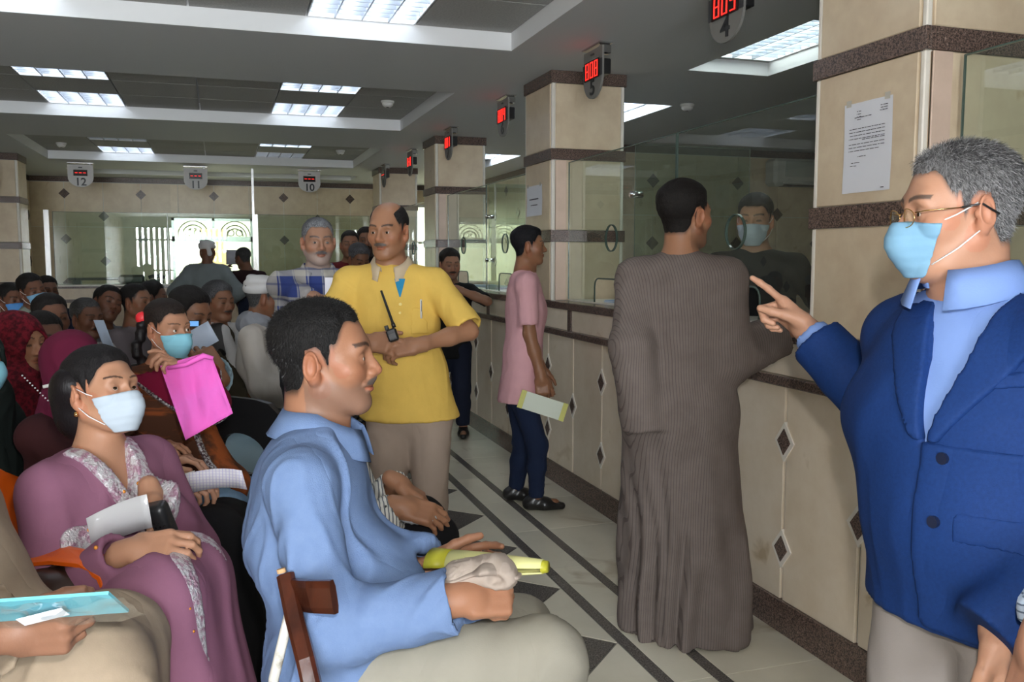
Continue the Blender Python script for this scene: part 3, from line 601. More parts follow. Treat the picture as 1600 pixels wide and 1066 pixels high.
# ---------------------------------------------------------------- people: smooth implicit bodies meshed with surface nets
f32 = np.float32
def nrm(v): v = np.asarray(v, float); return v/(np.linalg.norm(v)+1e-12)
class Fld:
    """list of primitives, smoothly joined; each is evaluated only near itself"""
    def __init__(s, pr=None): s.p = list(pr or [])
    def cone(s, a, b, ra, rb=None, k=.02, side=None, ratio=1, flat=None, sub=False):
        a = np.array(a, float); b = np.array(b, float); rb = ra if rb is None else rb
        R = max(ra, rb)*max(1, ratio); s.p.append(('c', np.minimum(a, b)-R, np.maximum(a, b)+R, k, sub, (a, b, ra, rb, None if side is None else nrm(side), ratio, flat))); return s
    def ell(s, c, r, M=None, k=.02, sub=False):
        c = np.array(c, float); r = np.array(r, float)*np.ones(3); M = np.eye(3) if M is None else np.array(M)
        e = np.abs(M) @ r; s.p.append(('e', c-e, c+e, k, sub, (c, r, M))); return s
    def box(s, c, h, M=None, rnd=.005, k=.01, sub=False):
        c = np.array(c, float); h = np.array(h, float); M = np.eye(3) if M is None else np.array(M)
        e = np.abs(M) @ (h+rnd); s.p.append(('b', c-e, c+e, k, sub, (c, h, M, rnd))); return s
    def torus(s, c, R, r, M=None, sq=(1, 1), k=.005, sub=False):
        c = np.array(c, float); M = np.eye(3) if M is None else np.array(M); e = np.ones(3)*(R*max(sq)+r)
        s.p.append(('t', c-e, c+e, k, sub, (c, R, r, M, sq))); return s
    def bounds(s):
        q = [p for p in s.p if not p[4]]
        return np.min([p[1] for p in q], 0), np.max([p[2] for p in q], 0)
    def eval(s, ax, F=None, only=None):
        if F is None: F = np.full([len(a) for a in ax], .06, f32)
        for (ty, lo, hi, k, sub, q) in s.p:
            m = .05+k
            sl = []
            for i in range(3):
                i0 = np.searchsorted(ax[i], lo[i]-m); i1 = np.searchsorted(ax[i], hi[i]+m); sl.append(slice(i0, i1))
            if any(t.stop <= t.start for t in sl): continue
            X = ax[0][sl[0]].astype(f32)[:, None, None]; Y = ax[1][sl[1]].astype(f32)[None, :, None]; Z = ax[2][sl[2]].astype(f32)[None, None, :]
            if ty == 'c':
                a, b, ra, rb, side, ratio, flat = q; ba = b-a; L2 = float(ba @ ba)+1e-9
                px, py, pz = X-f32(a[0]), Y-f32(a[1]), Z-f32(a[2])
                h = (px*f32(ba[0])+py*f32(ba[1])+pz*f32(ba[2]))/f32(L2); hc = np.clip(h, 0, 1)
                vx, vy, vz = px-hc*f32(ba[0]), py-hc*f32(ba[1]), pz-hc*f32(ba[2]); d2 = vx*vx+vy*vy+vz*vz
                if side is not None:
                    vs = vx*f32(side[0])+vy*f32(side[1])+vz*f32(side[2]); d2 = d2-vs*vs*f32(1-1/ratio**2)
                d = np.sqrt(np.maximum(d2, 0))-(f32(ra)+hc*f32(rb-ra))
                if flat:
                    L = math.sqrt(L2)
                    if flat[1]: d = np.maximum(d, (h-1)*L)
                    if flat[0]: d = np.maximum(d, -h*L)
            elif ty == 'e':
                c, r, M = q; px, py, pz = X-f32(c[0]), Y-f32(c[1]), Z-f32(c[2]); u = [(px*f32(M[0, i])+py*f32(M[1, i])+pz*f32(M[2, i])) for i in range(3)]
                k0 = np.sqrt((u[0]/r[0])**2+(u[1]/r[1])**2+(u[2]/r[2])**2); k1 = np.sqrt((u[0]/r[0]**2)**2+(u[1]/r[1]**2)**2+(u[2]/r[2]**2)**2)+1e-6
                d = k0*(k0-1)/k1; d = np.where(k0 < .2, -f32(min(r)*.8), d)
            elif ty == 'b':
                c, h, M, rnd = q; px, py, pz = X-f32(c[0]), Y-f32(c[1]), Z-f32(c[2]); u = [np.abs(px*f32(M[0, i])+py*f32(M[1, i])+pz*f32(M[2, i]))-f32(h[i]) for i in range(3)]
                d = np.sqrt(np.maximum(u[0], 0)**2+np.maximum(u[1], 0)**2+np.maximum(u[2], 0)**2)+np.minimum(np.maximum(u[0], np.maximum(u[1], u[2])), 0)-f32(rnd)
            else:
                c, R, r, M, sq = q; px, py, pz = X-f32(c[0]), Y-f32(c[1]), Z-f32(c[2]); u = [(px*f32(M[0, i])+py*f32(M[1, i])+pz*f32(M[2, i])) for i in range(3)]
                d = np.sqrt((np.sqrt((u[0]/sq[0])**2+(u[1]/sq[1])**2)-R)**2+u[2]**2)-f32(r)
            A = F[tuple(sl)]; d = d.astype(f32)
            if sub: d = -d; hh = np.maximum(k-np.abs(A-d), 0)/k; A[...] = np.maximum(A, d)+hh*hh*f32(k*.25)
            else: hh = np.maximum(k-np.abs(A-d), 0)/k; A[...] = np.minimum(A, d)-hh*hh*f32(k*.25)
        return F
def axes(lo, hi, h): return [np.arange(lo[i]-2*h, hi[i]+3*h, h) for i in range(3)]
def nets(F, ax):
    """naive surface nets on a regular grid -> verts, quads"""
    s = F < 0; nx, ny, nz = F.shape
    c = np.zeros((nx-1, ny-1, nz-1), np.int8)
    for i in (0, 1):
        for j in (0, 1):
            for k in (0, 1): c += s[i:nx-1+i, j:ny-1+j, k:nz-1+k]
    act = np.argwhere((c > 0) & (c < 8))
    if len(act) == 0: return np.zeros((0, 3)), np.zeros((0, 4), int)
    idx = np.full(c.shape, -1, np.int32); idx[tuple(act.T)] = np.arange(len(act))
    acc = np.zeros((len(act), 3)); cnt = np.zeros(len(act)); corners = [(i, j, k) for i in (0, 1) for j in (0, 1) for k in (0, 1)]
    vals = {q: F[act[:, 0]+q[0], act[:, 1]+q[1], act[:, 2]+q[2]] for q in corners}
    for a in corners:
        for d in range(3):
            if a[d] == 0:
                b = list(a); b[d] = 1; b = tuple(b); va, vb = vals[a], vals[b]; m = (va < 0) != (vb < 0)
                t = np.where(m, va/(va-vb+1e-12), 0); p = np.array(a, float)[None, :]*np.ones((len(act), 1)); p[:, d] += t
                acc[m] += p[m]; cnt[m] += 1
    vg = act+acc/cnt[:, None]; V = np.stack([np.interp(vg[:, i], np.arange(len(ax[i])), ax[i]) for i in range(3)], 1)
    Q = []
    for d in range(3):
        o1, o2 = (d+1) % 3, (d+2) % 3
        A = np.take(s, range(0, s.shape[d]-1), axis=d); B = np.take(s, range(1, s.shape[d]), axis=d); e = np.argwhere(A != B); e = e[(e[:, o1] > 0) & (e[:, o2] > 0) & (e[:, o1] < s.shape[o1]-1) & (e[:, o2] < s.shape[o2]-1)]
        if len(e) == 0: continue
        def g(u, w): q = e.copy(); q[:, o1] -= u; q[:, o2] -= w; return idx[tuple(q.T)]
        q = np.stack([g(1, 1), g(0, 1), g(0, 0), g(1, 0)], 1); ins = s[tuple(e.T)]; q[~ins] = q[~ins][:, ::-1]; Q.append(q)
    Q = np.concatenate(Q); Q = Q[(Q >= 0).all(1)]; return V, Q
def vnormals(V, Q):
    n = np.cross(V[Q[:, 2]]-V[Q[:, 0]], V[Q[:, 3]]-V[Q[:, 1]]); N = np.zeros_like(V)
    for i in range(4): 
        for a in range(3): N[:, a] += np.bincount(Q[:, i], n[:, a], len(V))
    return N/(np.linalg.norm(N, axis=1, keepdims=True)+1e-12)
def relax(V, Q, it=1, w=.5):
    n = len(V); E = np.concatenate([Q[:, [i, (i+1) % 4]] for i in range(4)]); a = np.concatenate([E[:, 0], E[:, 1]]); b = np.concatenate([E[:, 1], E[:, 0]]); c = np.bincount(a, minlength=n)[:, None]+1e-9
    for _ in range(it):
        S = np.stack([np.bincount(a, V[b, i], n) for i in range(3)], 1); V = V*(1-w)+w*S/c
    return V
def mkmesh(name, V, Q, m, parent=None, col=None):
    me = bpy.data.meshes.new(name); nv, nq = len(V), len(Q); me.vertices.add(nv); me.vertices.foreach_set('co', np.ascontiguousarray(V, f32).ravel())
    me.loops.add(nq*4); me.loops.foreach_set('vertex_index', np.ascontiguousarray(Q, np.int32).ravel()); me.polygons.add(nq); me.polygons.foreach_set('loop_start', np.arange(0, nq*4, 4, dtype=np.int32)); me.polygons.foreach_set('loop_total', np.full(nq, 4, np.int32))
    me.polygons.foreach_set('use_smooth', np.ones(nq, bool)); me.update(calc_edges=True)
    if col is not None:
        ca = me.color_attributes.new('Col', 'FLOAT_COLOR', 'POINT'); ca.data.foreach_set('color', np.ascontiguousarray(np.concatenate([col, np.ones((nv, 1))], 1), f32).ravel())
    return link(name, me, m, parent)
def snoise(Pt, freq, seed, n=6):
    """cheap smooth noise: summed sines in random directions, roughly -1..1"""
    r = np.random.RandomState(seed); v = np.zeros(len(Pt))
    for i in range(n):
        d = r.randn(3); d /= np.linalg.norm(d); v += np.sin(Pt @ d*freq*(.6+.9*r.rand())*6.28+r.rand()*6.28)
    return v/n**.5
def folds(V, Q, amp, freq, seed, axis=(0, 0, 1), stretch=.25, org=None):
    """cloth folds: ridged, domain-warped noise, long along `axis`; never pushes inward much"""
    N = vnormals(V, Q); a = nrm(axis); Pt = V-(V.mean(0) if org is None else org); al = (Pt @ a)[:, None]*a; Pw = (Pt-al)+al*stretch
    w = snoise(Pt, freq*.35, seed+1)[:, None]*.06*np.array([1, .7, .5]); n = snoise(Pw+w, freq, seed); r = np.exp(-(n/.42)**2); n2 = snoise(Pw*1.0+w*2, freq*2.1, seed+7); r2 = np.exp(-(n2/.38)**2); n3 = snoise(Pw, freq*.5, seed+11)
    return V+N*(amp*(r-.35)*(.55+.45*np.tanh(n3*2))+amp*.5*(r2-.3)*(.5-.5*np.tanh(n3*2))+amp*.5*n3)[:, None]
def frame(fwd, up=(0, 0, 1), roll=0):
    """columns: right-hand side x, forward y, up z"""
    y = nrm(fwd); x = nrm(np.cross(y, up)); z = np.cross(x, y); M = np.stack([x, y, z], 1)
    if roll: c, s = math.cos(roll), math.sin(roll); M = M @ np.array([[c, 0, s], [0, 1, 0], [-s, 0, c]])
    return M
def dirv(yawdeg, pitchdeg=0):      # yaw 0 = +Y (away from the camera), 90 = +X (to the right), 180 = towards camera
    a, b = math.radians(yawdeg), math.radians(pitchdeg); return np.array([math.sin(a)*math.cos(b), math.cos(a)*math.cos(b), math.sin(b)])

# ---- head -------------------------------------------------------------------------------------------------
def head_fld(c, M, s, neck, o):
    """c centre between the ears, M frame, s size, neck = neck base point"""
    T = lambda *p: c+M @ (np.array(p)*s)
    F = Fld(); w = o.get('wide', 1.0); jw = o.get('jaw', 1.0)
    F.ell(T(0, -.014, .042), np.array((.076*w, .096, .080))*s, M, k=.02)
    F.ell(T(0, .024, -.022), np.array((.061*w, .064, .088))*s, M, k=.035*s)
    for sx in (-1, 1):
        F.cone(T(sx*.052*w*jw, -.004, -.052), T(sx*.020, .058, -.092), .021*s*jw, .020*s, k=.03*s)
        F.ell(T(sx*.042*w, .054, -.022), np.array((.024, .024, .022))*s, M, k=.03*s)
    F.ell(T(0, .066, -.094), np.array((.021, .018, .018))*s, M, k=.02*s)
    F.cone(T(-.034, .074, .022), T(.034, .074, .022), .014*s, k=.022*s)
    if o.get('chub'): F.ell(T(0, .03, -.098), np.array((.05, .045, .025))*s*o['chub'], M, k=.035*s)
    F.cone(T(0, -.024, -.035), neck, .054*s*o.get('neckw', 1), .060*s*o.get('neckw', 1), k=.022*s)
    ncore = len(F.p)
    nl = o.get('nose', 1.0)
    F.cone(T(0, .082, .014), T(0, .082+.022*nl, -.028), .0085*s, .0125*s*nl, k=.014*s)
    for sx in (-1, 1): F.ell(T(sx*.0125, .092, -.033), np.array((.0085, .012, .0085))*s, M, k=.008*s)
    for sx in (-1, 1):
        F.ell(T(sx*.031, .098, .001), np.array((.020, .018, .0125))*s, M, k=.016*s, sub=True)
        F.ell(T(sx*.031, .0725, .000), np.array((.0155, .0148, .0140))*s, M, k=.005*s)
        if o.get('eyes', 1) and o['res'] < .0042: F.ell(T(sx*.0312, .0905, -.0005), np.array((.0122, .010, .0036))*s, M, k=.0025*s, sub=True)
    F.ell(T(0, .0845, -.0555), np.array((.023, .0115, .0062))*s, M, k=.005*s); F.ell(T(0, .083, -.0665), np.array((.019, .0115, .0070))*s, M, k=.005*s)
    F.cone(T(-.020, .0945, -.0610), T(.020, .0945, -.0610), .0016*s, k=.003*s, sub=True)
    if o.get('moust'): F.cone(T(-.028, .080, -.053), T(0, .0935, -.044), .0055*s, .0075*s, k=.006*s); F.cone(T(.028, .080, -.053), T(0, .0935, -.044), .0055*s, .0075*s, k=.006*s)
    if o.get('ears', 1):
        for sx in (-1, 1):
            E = M @ np.stack([nrm((0, .96, -.25)), nrm((0, .25, .96)), np.array((1, 0, 0)) if sx > 0 else np.array((1, 0, 0))], 1)
            tilt = np.array([[1, 0, 0], [0, 1, 0], [0, 0, 1]]); u = nrm((sx*.93, -.35, 0)); E = M @ np.stack([nrm(np.cross((0, 0, 1), u))*-sx, nrm(np.array((0, -.25, .97))-u*np.dot(u, (0, -.25, .97))), u], 1)
            F.ell(T(sx*.0785*w, -.012, -.008), np.array((.0175, .0305, .008))*s, E, k=.006*s)
            F.ell(T(sx*.074*w, -.008, -.030), np.array((.011, .014, .009))*s, E, k=.008*s)
            if o['res'] < .0045:
                F.torus(T(sx*.0835*w, -.0135, -.003), .0205*s, .0034*s, E, (.78, 1.22), k=.003*s)
                F.ell(T(sx*.0885*w, -.0095, -.005), np.array((.0092, .0165, .0075))*s, E, k=.004*s, sub=True)
                F.ell(T(sx*.084*w, .0045, -.006), np.array((.004, .007, .006))*s, E, k=.004*s)
    if o.get('male', 1): F.ell(T(0, .024, -.135), (.012, .012, .014), M, k=.02)
    return F, ncore
def smooth(x, a, b): t = np.clip((x-a)/(b-a), 0, 1); return t*t*(3-2*t)
def skin_cols(V, c, M, s, o):
    L = ((V-c) @ M)/s; x, y, z = np.abs(L[:, 0]), L[:, 1], L[:, 2]; base = np.array(o['skin']); col = np.tile(base, (len(V), 1))
    near = (np.abs(z) < .16) & (x < .11) & (np.abs(y) < .15)
    def blend(m, c2): col[:] = col*(1-m[:, None])+np.array(c2)*m[:, None]
    red = base*np.array((1.08, .80, .74)); hair = np.array(o.get('hair', (.02, .015, .012)))
    blend(.5*near*np.exp(-((x-.045)**2+(z+.025)**2)/.02**2)*(y > .04), red)
    blend(.6*near*np.exp(-((x)**2+(z+.03)**2)/.014**2)*(y > .09), red)
    blend(.55*near*(x > .068), red)
    blend(.35*near*np.exp(-((x-.031)**2+(z-.0)**2)/.019**2)*(y > .06), base*.45)
    lip = near*(y > .07)*smooth(1-((x/.024)**2+((z+.061)/.0125)**2), 0, .35); blend(lip*.75, base*np.array((.95, .55, .52)))
    blend(near*(y > .08)*smooth(1-((x/.021)**2+((z+.0608)/.0022)**2), 0, .3)*.8, base*.2)
    bz = .0245+.006*np.sin(np.clip((x-.01)/.045, 0, 1)*2.6)-.0; th = .0052 if o.get('male', 1) else .0034
    brow = near*(y > .05)*(x > .011)*(x < .053)*smooth(1-np.abs((z-bz)/th), 0, .5); blend(brow*.85, np.array(o.get('browc', hair)))
    if o['res'] >= .0042:   # distant faces: lids and irises by colour
        blend(near*(y > .06)*smooth(1-(((x-.031)/.0145)**2+(z/.0055)**2), 0, .3)*.9, base*.12)
    st = o.get('stubble', 0)
    if st:
        zl = np.interp(y, [-.03, .02, .05, .08, .1], [-.03, -.028, -.045, -.040, -.036]); m = near*smooth(zl-z, 0, .018)*(y > -.035)*(1-lip)
        if o.get('beard', 0) == 0: m = m*smooth(z, -.15, -.10)
        blend(m*st, o.get('stubc', hair*1.5+base*.12))
    if o.get('moust'): blend(near*(y > .06)*smooth(1-((x/.031)**2+((z+.049+x*.12)/.0085)**2), 0, .3)*.95, o.get('moustc', hair))
    # close-cropped scalp under the hair
    if o.get('style', 'short') in ('short', 'bald', 'long', 'bun'):
        hl = hairline(L, o); blend(near*smooth(z-hl, -.012, .012)*(.92 if o.get('style') != 'bald' else .75)*(bald_mask(L, o)), hair)
    blend(np.clip(snoise(V, 9, 3)*.06, 0, 1), base*.6); return col
def hairline(L, o):
    y = L[:, 1]; x = np.abs(L[:, 0]); f = o.get('fore', .077)
    z = np.interp(y, [-.10, -.05, -.034, -.024, -.004, .006, .018, .026, .045, .075, .1], [-.062, -.060, -.035, .026, .030, .024, -.012+o.get('side', 0), .030, .046, f, f+.004])
    return z+np.where((y > .03), np.clip((x-.035), 0, 1)*-.25+smooth(x, .018, .045)*o.get('rece', .014)-smooth(x, .05, .07)*.02, 0)
def bald_mask(L, o):
    if o.get('style') != 'bald': return 1.0
    r = ((L[:, 0]/.060)**2+((L[:, 1]-.012)/.088)**2); return smooth(r, .75, 1.15)
def hair_shell(name, F0, ax, c, M, s, o, parent, hm):
    g = np.stack(np.meshgrid(*ax, indexing='ij'), -1).reshape(-1, 3); L = ((g-c) @ M)/s; hl = hairline(L, o); st = o.get('style', 'short')
    t = o.get('thick', .009); m = smooth(L[:, 2]-hl, -.002, .045)*bald_mask(L, o); m = np.where(L[:, 2] > -.09, m, 0)
    up = smooth(L[:, 2], .03, .10); th = t*(.45+.9*up)+t*.12*.5*snoise(L, 14, 5)+o.get('front', 0)*smooth(L[:, 1], .03, .08)*up
    if st == 'bald': th = t*.7
    D = F0.reshape(-1)-np.where(m > .02, th*s*np.sqrt(m)-.0004, -.003-.02*smooth(L[:, 1], .02, .05)*(1-smooth(L[:, 2]-hl, -.02, .0))); D = D.reshape(F0.shape).astype(f32)
    V, Q = nets(D, ax)
    if len(V) < 10: return
    V = relax(V, Q, 1, .4); h = np.array(o.get('hair', (.02, .015, .012))); Lv = ((V-c) @ M)/s
    grey = o.get('grey', 0); col = np.tile(h, (len(V), 1)); n = .55+.12*snoise(Lv*np.array([1, .35, .6]), 30, 9)
    if grey: g2 = np.array(o.get('greyc', (.33, .33, .33))); w = np.clip(grey*(.35+1.0*n)*(1-.55*smooth(Lv[:, 2], .03, .11)*(1-smooth(Lv[:, 1], .0, .07))), 0, 1)[:, None]; col = col*(1-w)+g2*w
    V = V+vnormals(V, Q)*(snoise(Lv*np.array([1, .45, .8]), 42, 12)*.0007*s)[:, None]
    ho = mkmesh(name, V, Q, hm, parent, col)
    ns = o.get('strands', 0)
    if ns:      # short single hairs rooted on the hair surface
        r = np.random.RandomState(3); Nn = vnormals(V, Q); ok = Lv[:, 2]-hairline(Lv, o) > .0; cand = np.where(ok)[0]; i = cand[r.randint(0, len(cand), ns)]
        p = V[i]+r.randn(ns, 3)*.0012; dr = M @ np.array(o.get('comb', (0, -.35, -.75))); n = Nn[i]; tg = dr-n*(n @ dr)[:, None]; d = n*.35+tg*.9+r.randn(ns, 3)*.22; d /= np.linalg.norm(d, axis=1)[:, None]
        L_ = (o.get('slen', .008)*(.6+.7*r.rand(ns))*np.clip((Lv[i, 2]-hairline(Lv[i], o))/.03, .35, 1))[:, None]; sd = np.cross(d, n+r.randn(ns, 3)*.5); sd /= np.linalg.norm(sd, axis=1)[:, None]+1e-9; w = .00028
        tip = p+d*L_-M[:, 2]*L_*.15; mid = p+d*L_*.5
        VV = np.concatenate([p-sd*w-n*.001, p+sd*w-n*.001, mid+sd*w*.8, mid-sd*w*.8, tip+sd*w*.2, tip-sd*w*.2]); k_ = np.arange(ns); QQ = np.concatenate([np.stack([k_, k_+ns, k_+2*ns, k_+3*ns], 1), np.stack([k_+3*ns, k_+2*ns, k_+4*ns, k_+5*ns], 1)])
        cc = np.tile(h, (ns, 1))
        if grey: wt = (r.rand(ns) < (.42+.38*smooth(-Lv[i, 2], -.09, .01)+.3*smooth(Lv[i, 1], .02, .07)))[:, None]*(.35+.65*r.rand(ns, 1)); cc = cc*(1-wt)+np.array(o.get('greyc'))*1.15*wt
        so_ = mkmesh('hair_strands', VV, QQ, mat('strand', (.02, .02, .02), .45, spec=.4, attr=1), ho, np.tile(cc, (6, 1))); so_['kind'] = 'stuff'
def eyeball(parent, p, r, fwd, col=(.05, .025, .012)):
    V = []; Q = []; n, m = 14, 12; M = frame(fwd)
    me = MB(); vs = []
    for i in range(m+1):
        a = math.pi*i/m
        for j in range(n): b = 2*math.pi*j/n; vs.append(p+M @ (np.array([math.sin(a)*math.cos(b), math.cos(a), math.sin(a)*math.sin(b)])*r))
    fs = [(i*n+j, i*n+(j+1) % n, (i+1)*n+(j+1) % n, (i+1)*n+j) for i in range(m) for j in range(n)]
    o = raw('eye', vs, fs, mat('eye_white', (.62, .58, .54), .12), parent, True); o.data.materials.append(mat('iris', (.05, .025, .012), .1)); o.data.materials.append(mat('pupil', (.004, .004, .004), .08))
    for p_ in o.data.polygons:
        z = (sum((np.array(o.data.vertices[v].co)-p) @ M[:, 1] for v in p_.vertices)/len(p_.vertices))/r
        p_.material_index = 2 if z > .965 else 1 if z > .86 else 0
    return o
def mask_obj(F0, ax, c, M, s, parent, m, mcut=.050):
    """pleated surgical mask following the lower face, with ear loops"""
    T = lambda *p: c+M @ (np.array(p)*s)
    G = Fld(); G.ell(T(0, .030, -.055), np.array((.064, .072, .066))*s, M); G.cone(T(0, .094, -.018), T(0, .104, -.050), .012*s, .010*s, k=.05*s); G.cone(T(0, .104, -.050), T(0, .072, -.100), .012*s, .018*s, k=.04*s)
    D = G.eval(ax); D = np.minimum(D, F0+.0)-.0045*s
    g = np.stack(np.meshgrid(*ax, indexing='ij'), -1).reshape(-1, 3); L = ((g-c) @ M)/s; x, y, z = np.abs(L[:, 0]), L[:, 1], L[:, 2]
    D = D-(.0011*s*(np.abs(((z+.02)/.019) % 1-.5)*2-.5)).reshape(D.shape)
    zt = -.012-.12*np.clip(x-.01, 0, 1)-.10*np.clip(.0-(y-.06), 0, 1)*.0; cut = np.maximum.reduce([z-zt, -.116-z, .001*0+mcut-y-(z+.06)*.20]).reshape(D.shape)*s
    D = np.maximum(D, cut).astype(f32); V, Q = nets(D, ax); V = relax(V, Q, 1, .4); mo = mkmesh('face_mask', V, Q, m, parent)
    st = MB()
    for sx in (-1, 1):
        for (a, b) in (((sx*.056, mcut+.012, -.024), (sx*.082, -.004, .016)), ((sx*.052, mcut+.004, -.092), (sx*.081, -.006, -.032))):
            mid = ((a[0]+b[0])/2+sx*.007, (a[1]+b[1])/2, (a[2]+b[2])/2-.002); st.tube([T(*a), T(*mid), T(*b)], .0014*s, 5)
    st.build('ear_loop', mat('mask_elastic', (.8, .8, .8), .7), mo, True); return mo

# ---- hands ------------------------------------------------------------------------------------------------
def hand_prims(F, w, d, n, s=1.0, curl=(.35, .4, .45, .5), thumb=.5, side=1, spread=.08, thumb_in=.3):
    """w wrist, d pointing direction of the hand, n direction the palm faces; side +1 right / -1 left; curl 0..1.6 rad per joint"""
    d = nrm(d); n = nrm(np.array(n)-d*np.dot(d, n)); a = np.cross(d, n)*side      # a points to the thumb side
    P_ = lambda u, v, t: w+(d*u+a*v+n*t)*s
    F.cone(P_(-.03, 0, 0), P_(.02, 0, 0), .026*s, .027*s, k=.02, side=a, ratio=1.15)
    F.box(P_(.052, 0, 0), np.array((.034, .031, .005))*s, np.stack([d, a, n], 1), rnd=.0085*s, k=.016)
    F.ell(P_(.032, .026, .008), np.array((.028, .016, .015))*s, np.stack([d, a, n], 1), k=.014)
    ls = [(.042, .026, .021), (.046, .029, .022), (.043, .027, .021), (.034, .021, .019)]; vs = (.030, .010, -.0105, -.0295); us = (.090, .094, .090, .082)
    for i in range(4):
        cu = curl[i] if hasattr(curl, '__len__') else curl; ang = 0; p = P_(us[i], vs[i], 0); q0 = P_(us[i]-.03, vs[i]*.95, 0); r = (.0092, .0096, .0090, .0080)[i]*s
        F.cone(q0, p, r*1.05, r*1.08, k=.010); sp = spread*(1.5-i)/1.5; lat = nrm(d+a*sp)
        cs = cu if hasattr(cu, '__len__') else (cu, cu*1.15, cu*.8)
        for j in range(3):
            ang += cs[j]; v = lat*math.cos(ang)+n*math.sin(ang); e = p+v*ls[i][j]*s; F.cone(p, e, r, r*(.93 if j < 2 else .86), k=.0045 if j else .006); p = e; r *= .93
    tb = P_(.022, .030, .006); v1 = nrm(d*math.cos(thumb)+a*math.sin(thumb)+n*thumb_in); e1 = tb+v1*.042*s; v2 = nrm(v1+d*.35-a*.1+n*thumb_in*.5); e2 = e1+v2*.031*s; v3 = nrm(v2+d*.3-a*.15); e3 = e2+v3*.026*s
    F.cone(tb, e1, .0145*s, .0115*s, k=.014); F.cone(e1, e2, .0112*s, .0100*s, k=.006); F.cone(e2, e3, .0102*s, .0085*s, k=.005)
    return e3
